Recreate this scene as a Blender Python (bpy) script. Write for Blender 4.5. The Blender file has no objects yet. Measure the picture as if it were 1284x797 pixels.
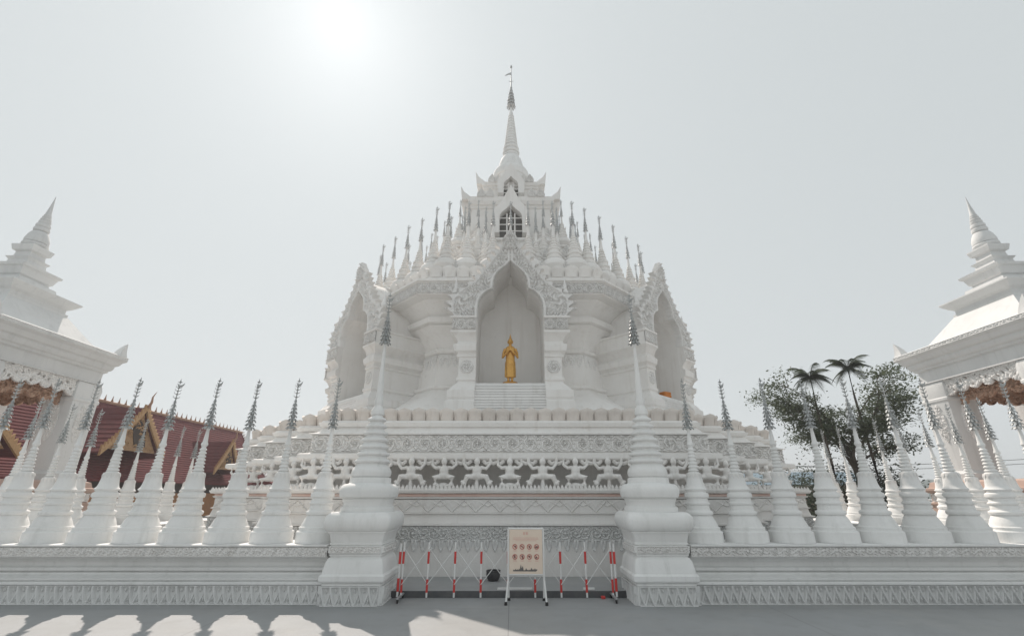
import bpy, bmesh, math, random
import numpy as np
from mathutils import Vector, Matrix
from mathutils.geometry import tessellate_polygon
R = math.radians
random.seed(7); RNG = np.random.default_rng(7)
sc = bpy.context.scene
C = sc.collection

# ------------------------------------------------------------------ camera, sky, sun, exposure
cam_d = bpy.data.cameras.new('camera'); cam = bpy.data.objects.new('camera', cam_d); C.objects.link(cam)
cam.location = (0.05, 0, 1.7); cam.rotation_euler = (R(90 + 21.1), 0, 0)
cam_d.sensor_width = 36.0; cam_d.lens = 16.0; cam_d.clip_start = 0.05; cam_d.clip_end = 5000
sc.camera = cam
SUN = Vector((-217, 403, 557)).normalized()
SUN_EL = math.asin(SUN.z); SUN_AZ = math.atan2(SUN.x, SUN.y)
w = bpy.data.worlds.new('World'); sc.world = w; w.use_nodes = True
nt = w.node_tree; nt.nodes.clear()
sky = nt.nodes.new('ShaderNodeTexSky'); sky.sky_type = 'NISHITA'; sky.sun_disc = False
sky.sun_elevation = SUN_EL; sky.sun_rotation = SUN_AZ
sky.air_density = 1.0; sky.dust_density = 2.0; sky.ozone_density = 1.0; sky.altitude = 0
hs = nt.nodes.new('ShaderNodeHueSaturation'); hs.inputs['Saturation'].default_value = 0.22
bg = nt.nodes.new('ShaderNodeBackground'); bg.inputs['Strength'].default_value = 0.10
wo = nt.nodes.new('ShaderNodeOutputWorld')
nt.links.new(sky.outputs[0], hs.inputs['Color']); vl = nt.nodes.new('ShaderNodeMixRGB'); vl.inputs[0].default_value = 0.96; vl.inputs[2].default_value = (3.92, 4.22, 4.32, 1)   # even veil of haze
nt.links.new(hs.outputs[0], vl.inputs[1]); # bright aureole of the hazy sun, round the sun's own direction
tcw = nt.nodes.new('ShaderNodeTexCoord'); nrm = nt.nodes.new('ShaderNodeVectorMath'); nrm.operation = 'NORMALIZE'
dt = nt.nodes.new('ShaderNodeVectorMath'); dt.operation = 'DOT_PRODUCT'; dt.inputs[1].default_value = SUN
nt.links.new(tcw.outputs['Generated'], nrm.inputs[0]); nt.links.new(nrm.outputs[0], dt.inputs[0])
def wmath(op, a, b=None):
    m_ = nt.nodes.new('ShaderNodeMath'); m_.operation = op
    for i_, q_ in enumerate((a, b)):
        if q_ is None: continue
        if isinstance(q_, (int, float)): m_.inputs[i_].default_value = q_
        else: nt.links.new(q_, m_.inputs[i_])
    return m_.outputs[0]
ang = wmath('ARCCOSINE', wmath('MINIMUM', dt.outputs['Value'], 0.999999))
glow = wmath('MULTIPLY', wmath('EXPONENT', wmath('MULTIPLY', ang, -1/R(4.0))), 1.1)
glow = wmath('ADD', glow, wmath('MULTIPLY', wmath('EXPONENT', wmath('MULTIPLY', ang, -1/R(30))), 1.15))
sepz = nt.nodes.new('ShaderNodeSeparateXYZ'); nt.links.new(nrm.outputs[0], sepz.inputs[0])
glow = wmath('ADD', glow, wmath('MULTIPLY', wmath('EXPONENT', wmath('MULTIPLY', wmath('ABSOLUTE', sepz.outputs[2]), -3.2)), 0.75))   # milky horizon
ad = nt.nodes.new('ShaderNodeMixRGB'); ad.blend_type = 'ADD'; ad.inputs[0].default_value = 1.0
nt.links.new(vl.outputs[0], ad.inputs[1]); nt.links.new(glow, ad.inputs[2]); nt.links.new(ad.outputs[0], bg.inputs['Color'])
nt.links.new(bg.outputs[0], wo.inputs['Surface'])
sl = bpy.data.lights.new('sun', 'SUN'); sl.energy = 2.9; sl.angle = R(0.6); sl.color = (1.0, 0.90, 0.81)
so = bpy.data.objects.new('sun', sl); C.objects.link(so)
so.rotation_euler = (-SUN).to_track_quat('-Z', 'Y').to_euler(); so.location = SUN * 60
sc.view_settings.view_transform = 'Standard'; sc.view_settings.look = 'None'
sc.view_settings.exposure = 0.56; sc.view_settings.gamma = 1.0; sc.view_settings.use_curve_mapping = False
sc.cycles.max_bounces = 8; sc.cycles.diffuse_bounces = 5

# ------------------------------------------------------------------ materials
def mat(name, col, rough=0.7, metal=0.0, col2=None, scale=3.0, amt=0.5, bump=0.0, bscale=40.0, spec=0.5, streak=False, col3=None):
    m = bpy.data.materials.new(name); m.use_nodes = True
    n = m.node_tree.nodes; l = m.node_tree.links; p = n['Principled BSDF']
    p.inputs['Roughness'].default_value = rough; p.inputs['Metallic'].default_value = metal
    p.inputs['Specular IOR Level'].default_value = spec
    p.inputs['Base Color'].default_value = (*col, 1)
    tc = n.new('ShaderNodeTexCoord'); geo = n.new('ShaderNodeNewGeometry')
    if col2:
        src = geo.outputs['Position']
        if streak:
            mp = n.new('ShaderNodeMapping'); mp.inputs['Scale'].default_value = (1, 1, 0.18)
            l.new(src, mp.inputs[0]); src = mp.outputs[0]
        no = n.new('ShaderNodeTexNoise'); no.inputs['Scale'].default_value = scale; no.inputs['Detail'].default_value = 8
        no.inputs['Roughness'].default_value = 0.65
        l.new(src, no.inputs['Vector'])
        cr = n.new('ShaderNodeValToRGB'); cr.color_ramp.elements[0].position = 0.5 - 0.5 * (1 - amt) + 0.15
        cr.color_ramp.elements[1].position = 0.78
        cr.color_ramp.elements[0].color = (*col, 1); cr.color_ramp.elements[1].color = (*col2, 1)
        l.new(no.outputs[0], cr.inputs[0])
        out = cr.outputs[0]
        if col3:
            n2 = n.new('ShaderNodeTexNoise'); n2.inputs['Scale'].default_value = scale * 0.27; n2.inputs['Detail'].default_value = 5
            l.new(geo.outputs['Position'], n2.inputs['Vector'])
            c2 = n.new('ShaderNodeValToRGB'); c2.color_ramp.elements[0].position = 0.48; c2.color_ramp.elements[1].position = 0.7
            mx = n.new('ShaderNodeMixRGB'); mx.inputs[2].default_value = (*col3, 1)
            l.new(n2.outputs[0], c2.inputs[0]); l.new(c2.outputs[0], mx.inputs[0]); l.new(out, mx.inputs[1]); out = mx.outputs[0]
        l.new(out, p.inputs['Base Color'])
    if bump:
        nb = n.new('ShaderNodeTexNoise'); nb.inputs['Scale'].default_value = bscale; nb.inputs['Detail'].default_value = 6
        l.new(geo.outputs['Position'], nb.inputs['Vector'])
        b = n.new('ShaderNodeBump'); b.inputs['Strength'].default_value = bump; b.inputs['Distance'].default_value = 0.02
        l.new(nb.outputs[0], b.inputs['Height']); l.new(b.outputs[0], p.inputs['Normal'])
    return m
def plaster(name, col, stain, mildew, amt=1.0):
    m = mat(name, col, .78, spec=.28); n = m.node_tree.nodes; l = m.node_tree.links; p = n['Principled BSDF']
    geo = n.new('ShaderNodeNewGeometry'); oi = n.new('ShaderNodeObjectInfo')
    def noise(scale, sc3=(1, 1, 1), detail=8, rough=.65):
        mp = n.new('ShaderNodeMapping'); mp.inputs['Scale'].default_value = sc3; l.new(geo.outputs['Position'], mp.inputs[0])
        t = n.new('ShaderNodeTexNoise'); t.inputs['Scale'].default_value = scale; t.inputs['Detail'].default_value = detail; t.inputs['Roughness'].default_value = rough
        l.new(mp.outputs[0], t.inputs['Vector']); return t.outputs[0]
    def ramp(src, a, b, top):
        r = n.new('ShaderNodeMapRange'); r.inputs[1].default_value = a; r.inputs[2].default_value = b; r.inputs[4].default_value = top; l.new(src, r.inputs[0]); return r.outputs[0]
    def mix(fac, c1, c2):
        x = n.new('ShaderNodeMixRGB'); l.new(fac, x.inputs[0])
        if isinstance(c1, tuple): x.inputs[1].default_value = (*c1, 1)
        else: l.new(c1, x.inputs[1])
        x.inputs[2].default_value = (*c2, 1); return x.outputs[0]
    c = mix(ramp(noise(1.1), .42, .72, .6*amt), col, tuple(.5*a_ + .5*b_ for a_, b_ in zip(col, stain)))     # cloudy tone
    c = mix(ramp(noise(5.5, (1, 1, .07), 6), .53, .75, .52*amt), c, stain)                                       # rain streaks
    c = mix(ramp(noise(3.2, (1, 1, .5), 10, .75), .62, .74, .42*amt), c, mildew)                                 # mildew patches
    c = mix(ramp(noise(38, (1, 1, 1), 4), .62, .74, .35*amt), c, mildew)                                         # specks and chips
    h = n.new('ShaderNodeHueSaturation'); r = n.new('ShaderNodeMapRange'); r.inputs[3].default_value = .93; r.inputs[4].default_value = 1.03
    l.new(oi.outputs['Random'], r.inputs[0]); l.new(r.outputs[0], h.inputs['Value']); l.new(c, h.inputs['Color']); l.new(h.outputs[0], p.inputs['Base Color'])
    b = n.new('ShaderNodeBump'); b.inputs['Strength'].default_value = .25; b.inputs['Distance'].default_value = .012; l.new(noise(22, (1, 1, 1), 8), b.inputs['Height']); l.new(b.outputs[0], p.inputs['Normal'])
    return m
M = {}
M['white'] = plaster('white_plaster', (.81, .81, .80), (.58, .58, .56), (.40, .41, .39))
M['pav'] = plaster('pavilion_plaster', (.70, .705, .70), (.50, .505, .50), (.34, .345, .34))
M['temple'] = plaster('temple_plaster', (.83, .815, .795), (.63, .595, .555), (.44, .42, .39))
M['cream'] = plaster('cream_paint', (.78, .73, .685), (.58, .52, .47), (.38, .34, .31), 1.2)
M['carved'] = plaster('carved_plaster', (.75, .75, .74), (.50, .50, .49), (.30, .305, .30), 1.2)
M['carvedw'] = plaster('carved_white_plaster', (.81, .80, .785), (.57, .55, .525), (.40, .39, .37), 1.1)
M['pink'] = mat('faded_pink_paint', (.74, .54, .48), .85, col2=(.82, .76, .71), scale=1.3, amt=.6)
M['silver'] = mat('silver_grey_metal', (.44, .455, .455), .55, .2, col2=(.22, .23, .23), scale=14, amt=.6)
M['gold'] = mat('gold_leaf', (.70, .41, .12), .32, .6, col2=(.46, .22, .05), scale=9, amt=.4)
M['goldc'] = mat('gold_carving', (.36, .22, .11), .6, .2, col2=(.17, .075, .045), scale=9, amt=.6)
M['goldc2'] = mat('dull_gilding', (.44, .27, .13), .55, .25, col2=(.26, .13, .06), scale=9, amt=.6)
M['silverl'] = mat('pale_silver_metal', (.58, .59, .59), .55, .15, col2=(.36, .37, .37), scale=14, amt=.6)
M['inner_shade'] = mat('painted_interior_shade', (.16, .157, .15), .9)  # flat dark grey standing in for the shade inside the tower openings
M['valance'] = mat('copper_brown_carving', (.52, .35, .26), .6, .05, col2=(.34, .19, .13), scale=8, amt=.6)
M['browncarve'] = mat('brown_carved_wood', (.36, .21, .14), .6, .1, col2=(.20, .10, .06), scale=8, amt=.6)
M['red'] = mat('red_roof_tile', (.135, .038, .040), .85, col2=(.085, .028, .034), scale=2.5, amt=.6, bump=.3, bscale=8, spec=.12)
M['orange'] = mat('ochre_wall', (.42, .20, .08), .8, col2=(.30, .15, .08), scale=2)
M['dark'] = mat('dark_interior', (.03, .03, .032), .9)
M['darkwood'] = mat('dark_wood', (.04, .025, .02), .7)
M['ground'] = mat('painted_concrete', (.335, .345, .352), .62, col2=(.29, .295, .295), scale=.9, amt=.45, bump=.08, bscale=12, spec=.35, col3=(.33, .325, .315))
M['kerb'] = mat('dark_step_paint', (.085, .09, .095), .7, col2=(.13, .13, .13), scale=5)
M['plat'] = mat('platform_concrete', (.34, .345, .35), .6, col2=(.27, .28, .285), scale=1.2, bump=.08, bscale=14)
M['postw'] = mat('white_enamel', (.74, .74, .73), .4)
M['postr'] = mat('red_enamel', (.62, .045, .04), .4, col2=(.5, .05, .05), scale=12)
M['steel'] = mat('grey_steel', (.42, .43, .44), .4, .6)
M['black'] = mat('black_rubber', (.02, .02, .02), .8)
M['potm'] = mat('dark_glazed_pot', (.045, .046, .05), .45, col2=(.07, .07, .075), scale=9)
M['board'] = mat('sign_board', (.79, .665, .555), .5, col2=(.73, .60, .49), scale=4)
M['ink'] = mat('red_ink', (.45, .06, .045), .5)
M['palered'] = mat('faded_red_ink', (.68, .36, .30), .5)
M['inkd'] = mat('grey_ink', (.13, .125, .12), .6)
M['bark'] = mat('tree_bark', (.09, .075, .06), .9, col2=(.05, .04, .035), scale=7, bump=.4, bscale=20)
M['leaf'] = mat('tree_leaf', (.085, .105, .065), .6, col2=(.12, .14, .09), scale=1.2, amt=.6)
M['leaf2'] = mat('dark_leaf', (.055, .07, .05), .6, col2=(.085, .10, .07), scale=1.2, amt=.6)
M['palm'] = mat('palm_leaf', (.05, .066, .045), .55, col2=(.08, .095, .06), scale=2)
M['hill'] = mat('wooded_hill', (.10, .13, .13), .95, col2=(.07, .095, .09), scale=.15)
M['blueroof'] = mat('blue_metal_roof', (.20, .27, .32), .6, col2=(.15, .2, .25), scale=1.2)
M['warmwall'] = mat('terracotta_wall', (.52, .38, .32), .85, col2=(.42, .30, .25), scale=1.5)
M['brownwall'] = mat('brown_wall', (.16, .10, .085), .85, col2=(.11, .075, .06), scale=2)
def ground_mat(m, joint=True):
    n = m.node_tree.nodes; l = m.node_tree.links; p = n['Principled BSDF']; geo = n.new('ShaderNodeNewGeometry')
    src = p.inputs['Base Color'].links[0].from_socket
    for scale, a, b, top, col in ((2.6, .5, .72, .5, (.25, .25, .245)), (.55, .52, .66, .45, (.40, .395, .38)), (60, .60, .72, .45, (.20, .20, .195)), (9, .62, .70, .35, (.22, .22, .215))):
        t = n.new('ShaderNodeTexNoise'); t.inputs['Scale'].default_value = scale; t.inputs['Detail'].default_value = 9; t.inputs['Roughness'].default_value = .7; l.new(geo.outputs['Position'], t.inputs['Vector'])
        r = n.new('ShaderNodeMapRange'); r.inputs[1].default_value = a; r.inputs[2].default_value = b; r.inputs[4].default_value = top; l.new(t.outputs[0], r.inputs[0])
        x = n.new('ShaderNodeMixRGB'); l.new(r.outputs[0], x.inputs[0]); l.new(src, x.inputs[1]); x.inputs[2].default_value = (*col, 1); src = x.outputs[0]
    if joint:
        k = n.new('ShaderNodeTexBrick'); k.offset = 0; k.inputs['Color1'].default_value = (0, 0, 0, 1); k.inputs['Color2'].default_value = (0, 0, 0, 1); k.inputs['Mortar'].default_value = (1, 1, 1, 1)
        k.inputs['Scale'].default_value = 1; k.inputs['Brick Width'].default_value = 4.2; k.inputs['Row Height'].default_value = 4.2; k.inputs['Mortar Size'].default_value = .006; l.new(geo.outputs['Position'], k.inputs['Vector'])
        x = n.new('ShaderNodeMixRGB'); l.new(k.outputs['Color'], x.inputs[0]); l.new(src, x.inputs[1]); x.inputs[2].default_value = (.2, .2, .2, 1); src = x.outputs[0]
    l.new(src, p.inputs['Base Color'])
ground_mat(M['ground']); ground_mat(M['plat'], False)
for k in ('leaf', 'leaf2', 'palm'):
    n_ = M[k].node_tree.nodes; l_ = M[k].node_tree.links; p_ = n_['Principled BSDF']; p_.inputs['Specular IOR Level'].default_value = .2
    tr_ = n_.new('ShaderNodeBsdfTranslucent'); mx_ = n_.new('ShaderNodeMixShader'); mx_.inputs[0].default_value = .35; l_.new(p_.inputs['Base Color'].links[0].from_socket, tr_.inputs['Color'])
    l_.new(p_.outputs[0], mx_.inputs[1]); l_.new(tr_.outputs[0], mx_.inputs[2]); l_.new(mx_.outputs[0], n_['Material Output'].inputs['Surface'])

# ------------------------------------------------------------------ mesh helpers
class MB:
    def __init__(s): s.v = []; s.f = []
    def add(s, vs, fs):
        b = len(s.v); s.v.extend([tuple(p) for p in vs]); s.f.extend([tuple(i + b for i in f) for f in fs]); return s
    def box(s, x0, x1, y0, y1, z0, z1, ch=0.0):
        if ch <= 0:
            return s.add([(x0,y0,z0),(x1,y0,z0),(x1,y1,z0),(x0,y1,z0),(x0,y0,z1),(x1,y0,z1),(x1,y1,z1),(x0,y1,z1)],
                  [(0,3,2,1),(4,5,6,7),(0,1,5,4),(1,2,6,5),(2,3,7,6),(3,0,4,7)])
        rr = []
        for z, o in ((z0, ch), (z0 + ch, 0), (z1 - ch, 0), (z1, ch)):
            rr.append([(x0+o,y0+o,z),(x1-o,y0+o,z),(x1-o,y1-o,z),(x0+o,y1-o,z)])
        return s.loft(rr, True, True, True)
    def loft(s, rings, closed=True, cap0=False, cap1=False):
        n = len(rings[0]); vs = [p for r in rings for p in r]; fs = []
        for i in range(len(rings) - 1):
            for j in range(n if closed else n - 1):
                k = (j + 1) % n
                fs.append((i*n+j, i*n+k, (i+1)*n+k, (i+1)*n+j))
        if cap0: fs.append(tuple(range(n - 1, -1, -1)))
        if cap1: fs.append(tuple((len(rings)-1)*n + j for j in range(n)))
        return s.add(vs, fs)
    def lathe(s, prof, n=24, c=(0,0,0)):
        rr = [[(c[0]+r*math.cos(2*math.pi*j/n), c[1]+r*math.sin(2*math.pi*j/n), c[2]+z) for j in range(n)] for z, r in prof]
        return s.loft(rr, True, True, True)
    def tube(s, pts, rad, n=8, caps=True):
        pts = [Vector(p) for p in pts]; rr = []
        rad = rad if isinstance(rad, (list, tuple)) else [rad] * len(pts)
        for i, p in enumerate(pts):
            t = (pts[min(i+1, len(pts)-1)] - pts[max(i-1, 0)]).normalized()
            a = t.cross(Vector((0, 0, 1)));
            if a.length < 1e-3: a = Vector((1, 0, 0))
            a.normalize(); b = t.cross(a).normalized()
            rr.append([p + (a*math.cos(2*math.pi*j/n) + b*math.sin(2*math.pi*j/n)) * rad[i] for j in range(n)])
        return s.loft(rr, True, caps, caps)
    def prism(s, poly, f0, f1):
        # poly: 2d points (ccw), f0/f1: maps 2d -> 3d on the front and the back face
        n = len(poly)
        tris = tessellate_polygon([[Vector((p[0], p[1], 0)) for p in poly]])
        vs = [f0(p) for p in poly] + [f1(p) for p in poly]; fs = []
        for t in tris:
            fs.append(tuple(t)); fs.append(tuple(n + i for i in reversed(t)))
        for i in range(n):
            k = (i + 1) % n; fs.append((i, n + i, n + k, k))
        return s.add(vs, fs)
    def ell(s, c, r, n=12, m=8):
        rr = []
        for i in range(m + 1):
            a = -math.pi/2 + math.pi*i/m; cr = max(math.cos(a), .02)
            rr.append([(c[0]+r[0]*cr*math.cos(2*math.pi*j/n), c[1]+r[1]*cr*math.sin(2*math.pi*j/n), c[2]+r[2]*math.sin(a)) for j in range(n)])
        return s.loft(rr, True, True, True)
    def xf(s, fn): s.v = [tuple(fn(p)) for p in s.v]; return s
    def mesh(s, name, m=None, smooth=35):
        me = bpy.data.meshes.new(name); me.from_pydata(s.v, [], s.f)
        bm = bmesh.new(); bm.from_mesh(me); bmesh.ops.recalc_face_normals(bm, faces=bm.faces); bm.to_mesh(me); bm.free()
        return fin(me, m, smooth)
    def build(s, name, m, parent=None, smooth=35):
        return obj(name, s.mesh(name, m, smooth), parent)
def fin(me, m, smooth=35):
    if m: me.materials.append(M[m] if isinstance(m, str) else m)
    if smooth:
        me.polygons.foreach_set('use_smooth', [True] * len(me.polygons))
        me.set_sharp_from_angle(angle=R(smooth))
    me.update(); return me
def obj(name, me, parent=None):
    o = bpy.data.objects.new(name, me); C.objects.link(o)
    if parent is not None: o.parent = parent
    return o
def tag(o, label=None, cat=None, group=None, kind=None):
    if label: o['label'] = label
    if cat: o['category'] = cat
    if group: o['group'] = group
    if kind: o['kind'] = kind
    return o
def thing(name, label, cat, loc=(0,0,0), rz=0, group=None):
    o = bpy.data.objects.new(name, None); C.objects.link(o); o.location = loc; o.rotation_euler = (0, 0, rz)
    return tag(o, label, cat, group)
def dup(root, loc, rz=0, label=None):
    r = root.copy(); C.objects.link(r); r.location = loc; r.rotation_euler = (0, 0, rz)
    if label: r['label'] = label
    for ch in list(root.children):
        c = ch.copy(); C.objects.link(c); c.parent = r
        for g in ch.children:
            d = g.copy(); C.objects.link(d); d.parent = c
    return r
def npmesh(name, V, F, m, smooth=50):
    me = bpy.data.meshes.new(name); V = np.asarray(V, dtype=np.float32); F = np.asarray(F, dtype=np.int32)
    k = F.shape[1]
    me.vertices.add(len(V)); me.vertices.foreach_set('co', V.ravel())
    me.loops.add(F.size); me.loops.foreach_set('vertex_index', F.ravel())
    me.polygons.add(len(F)); me.polygons.foreach_set('loop_start', np.arange(0, F.size, k, dtype=np.int32))
    me.update(calc_edges=True); me.validate()
    return fin(me, m, smooth)
def remesh(mb, name, m, vox):
    me = mb.mesh(name + '_raw', None, 0); o = obj('raw', me)
    md = o.modifiers.new('r', 'REMESH'); md.mode = 'VOXEL'; md.voxel_size = vox
    ms = o.modifiers.new('s', 'SMOOTH'); ms.iterations = 2; ms.factor = .5
    dg = bpy.context.evaluated_depsgraph_get(); out = bpy.data.meshes.new_from_object(o.evaluated_get(dg))
    out.name = name; bpy.data.objects.remove(o); out.materials.clear()
    return fin(out, m, 60)

# relief carved as real geometry: grid in (u, v) with height field and an optional mask
def relief(name, m, P, U, V, N, wd, ht, pat, depth, res, parent=None, mask=None, thick=.03, u0=0.0, me_only=False):
    P, U, V, N = (np.array(q, float) for q in (P, U, V, N))
    nu = max(2, int(round(wd / res))); nv = max(2, int(round(ht / res)))
    us = np.linspace(0, wd, nu + 1); vs = np.linspace(0, ht, nv + 1)
    UU, VV = np.meshgrid(us, vs, indexing='ij')
    H = pat(UU + u0, VV, ht) * depth
    uc = (us[:-1] + us[1:]) / 2; vc = (vs[:-1] + vs[1:]) / 2
    UC, VC = np.meshgrid(uc, vc, indexing='ij')
    K = np.ones((nu, nv), bool) if mask is None else mask(UC + u0, VC, ht)
    idx = np.arange((nu+1)*(nv+1)).reshape(nu+1, nv+1)
    I, J = np.nonzero(K)
    F = [np.stack([idx[I,J], idx[I+1,J], idx[I+1,J+1], idx[I,J+1]], 1)]
    nb = (nu+1)*(nv+1)
    Kp = np.zeros((nu+2, nv+2), bool); Kp[1:-1,1:-1] = K
    for di, dj, a, b in ((-1,0,(0,1),(0,0)), (1,0,(1,0),(1,1)), (0,-1,(0,0),(1,0)), (0,1,(1,1),(0,1))):
        e = K & ~Kp[1+di:nu+1+di, 1+dj:nv+1+dj]
        I, J = np.nonzero(e)
        p, q = idx[I+a[0], J+a[1]], idx[I+b[0], J+b[1]]
        F.append(np.stack([q, p, p+nb, q+nb], 1))
    F = np.concatenate(F)
    pos = P + UU[..., None]*U + VV[..., None]*V
    top = (pos + H[..., None]*N).reshape(-1, 3); bot = (pos - thick*N).reshape(-1, 3)
    A = np.concatenate([top, bot]); used, inv = np.unique(F, return_inverse=True)
    me = npmesh(name, A[used], inv.reshape(F.shape), m, 40)
    if me_only: return me
    return obj(name, me, parent)
def sstep(a, b, x): t = np.clip((x - a) / (b - a), 0, 1); return t*t*(3 - 2*t)
def pat_scroll(u, v, h, k=1.0):
    cell = h * k; i = np.floor(u / cell); sg = np.where(i % 2 == 0, 1, -1)
    dx = (u - (i + .5)*cell) / (h/2); dy = (v - h/2) / (h/2)
    r = np.hypot(dx, dy); th = np.arctan2(dy, dx)
    sp = np.cos(3*th*sg + 15*r + .9*np.sin(6*th)); A = sstep(-.25, .35, sp) * sstep(1.0, .86, r)
    pet = sstep(-.1, .4, np.cos(8*th) - (r - .2)*1.6) * (r < .42); A = np.where(r < .42, pet, A); A = np.where(r < .13, 1.1, A)
    cx = np.abs(np.mod(u/cell + .5, 1) - .5) * 2*k; cy = 1 - np.abs(dy)
    rc = np.hypot(cx, cy); cor = sstep(-.2, .4, np.cos(6*np.arctan2(cy, cx+1e-6) + 9*rc)) * (r >= .98)
    A = np.maximum(A, cor)
    bord = np.maximum(sstep(.93, .97, np.abs(dy)), 0); return np.maximum(A, bord*.9)
def pat_vine(u, v, h):
    p = h*1.6; y = v/h - .5 - .18*np.sin(2*np.pi*u/p)
    A = sstep(.10, .05, np.abs(y))
    q = np.cos(2*np.pi*u/(h*.55) + 7*y) * np.cos(2*np.pi*v/(h*.55) - 3*np.sin(2*np.pi*u/p)); A = np.maximum(A, sstep(.0, .45, q))
    return np.maximum(A, sstep(.44, .47, np.abs(v/h - .5)))
def leafrow(u, v, h, p, off=0.0):
    x = (np.mod(u/p + off, 1) - .5) * 2; t = np.clip(v/h, 0, 1)
    wdt = np.sqrt(np.clip(1 - t**1.8, 0, 1)) * .95 + 1e-4
    a = np.abs(x) / wdt; body = sstep(1.0, .82, a) * (.55 + .45*np.cos(a*1.4)) 
    vein = 1 - .45*sstep(.14, .05, np.abs(x)) - .35*sstep(.2, .7, np.cos(9*t - 5*np.abs(x))) * (a < .8)
    return body * vein * (t < .985)
def pat_leaves(p):
    def f(u, v, h):
        t = np.clip(v/h, 0, 1); a = .85*t - .3*t*t; H = np.zeros_like(u)
        for sg in (1, -1):
            d = np.abs(np.mod(u/p + sg*a, 1) - .5)*p; H = np.maximum(H, sstep(.023, .012, d)*(.8 + .2*sg))
        c = np.abs(np.mod(u/p + .5, 1) - .5)*p; c2 = np.abs(np.mod(u/p, 1) - .5)*p
        leaf = sstep(.026, .012, c + .03*np.abs(t - .30)/.3) ; leaf2 = sstep(.024, .010, c2 + .03*np.abs(t - .78)/.25)
        H = np.maximum(H, np.maximum(leaf, leaf2)*.7)
        return np.maximum(H, np.maximum(sstep(.93, .955, t), sstep(.06, .03, t))*.9)
    return f
def pat_flame(u, v, h):
    q = np.sin(31*u + 5*np.sin(9*v) + 2) * np.sin(25*v + 4*np.sin(12*u)); r = np.sin(15*u - 23*v + 4*np.sin(17*u)) 
    return sstep(-.15, .35, q) * .75 + .35*sstep(.1, .6, r)

# ------------------------------------------------------------------ ground
g = MB().add([(-600,-300,0),(600,-300,0),(600,1200,0),(-600,1200,0)], [(0,1,2,3)]).build('ground', 'ground', None, 0); tag(g, kind='structure')
YC = 19.6                      # axis of the temple, square court round it
# raised court floor inside the balustrade, dark painted riser towards the gate
pf = MB().box(-11.3, 11.3, 9.22, 31, -.05, .108).build('platform', 'plat', None, 0); tag(pf, kind='structure')
MB().box(-2.1, 2.1, 9.205, 9.2195, .001, .104).build('step_riser', 'kerb', pf, 0)

# ------------------------------------------------------------------ balustrade walls
WP = [(0,0),(.28,0),(.282,-.03),(.29,-.05),(.315,-.05),(.325,-.03),(.33,.03),(.345,.03),(.35,-.005),(.375,-.01),(.385,.03),(.40,.09),(.42,.12),(.445,.13),(.452,.17),(.462,.17),(.468,.125),(.48,.105),(.505,.10),(.525,.115),(.532,.17),(.55,.185),(.59,.18),(.63,.15),(.66,.10),(.68,.04),(.69,-.01),(.695,-.03),(.705,-.04),(.855,-.04),(.858,-.07),(.865,-.08),(.885,-.08)]
WT = .86                       # thickness
def wall(name, label, L, loc, rz):
    t = thing(name, label, 'balustrade', loc, rz)
    poly = [(z, y) for z, y in WP] + [(z, WT - y) for z, y in reversed(WP)]
    mb = MB().loft([[(0, y, z) for z, y in poly], [(L, y, z) for z, y in poly]], True, True, True)
    mb.build('wall_body', 'white', t, 25)
    relief('leaf_band', 'carved', (0, -.004, .002), (1,0,0), (0,0,1), (0,-1,0), L, .276, pat_leaves(.155), .055, .0085, t)
    relief('scroll_band', 'carvedw', (0, -.044, .712), (1,0,0), (0,0,1), (0,-1,0), L, .138, pat_vine, .028, .010, t)
    return t
WY = 8.72
wall('balustrade_wall', 'long low white balustrade wall with carved bands, left of the gate', 9.4, (-12.5, WY, 0), 0)
wall('balustrade_wall', 'long low white balustrade wall with carved bands, right of the gate', 9.4, (3.1, WY, 0), 0)
wall('balustrade_wall', 'white side balustrade wall running back along the left of the temple', 8.1, (-11.0, 17.8, 0), R(-90))
wall('balustrade_wall', 'white side balustrade wall running back along the right of the temple', 8.1, (11.0, 9.7, 0), R(90))

# ------------------------------------------------------------------ spires
def crown_mesh(name, h, r0, tiers=8, n=12, m='silver'):
    mb = MB()
    for k in range(tiers):
        t = k / tiers; r = r0 * (1 - t**2.2)**.85 * (1 - .09*(k % 2)) * (1.0 - .38*t) + .009; z = h*.72*t; dz = h*.72/tiers
        mb.lathe([(z + dz*.52, r*.50), (z + dz*.58, r*.74), (z + dz*.66, r*.78), (z + dz*.76, r*.70), (z + dz*.82, r*.45)], n)
        for j in range(n):
            a = 2*math.pi*(j + .5*(k % 2))/n; ca, sa = math.cos(a), math.sin(a); hw = math.pi*r/n*.72
            def P(rr, o, zz): return (rr*ca - o*sa, rr*sa + o*ca, zz)
            mb.add([P(r*.72, -hw*.8, z+dz*.64), P(r*.72, hw*.8, z+dz*.64), P(r*1.0, hw*.95, z+dz*.26), P(r*1.10, 0, z-dz*.02), P(r*1.0, -hw*.95, z+dz*.26), P(r*.84, 0, z+dz*.24)],
                   [(0,1,2,3,4), (0,5,1), (1,5,2), (2,5,3), (3,5,4), (4,5,0)])
    mb.lathe([(-.03*h, r0*.26), (h*.3, r0*.3), (h*.72, .012)], 8)
    return mb.mesh(name, m, 40)
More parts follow.
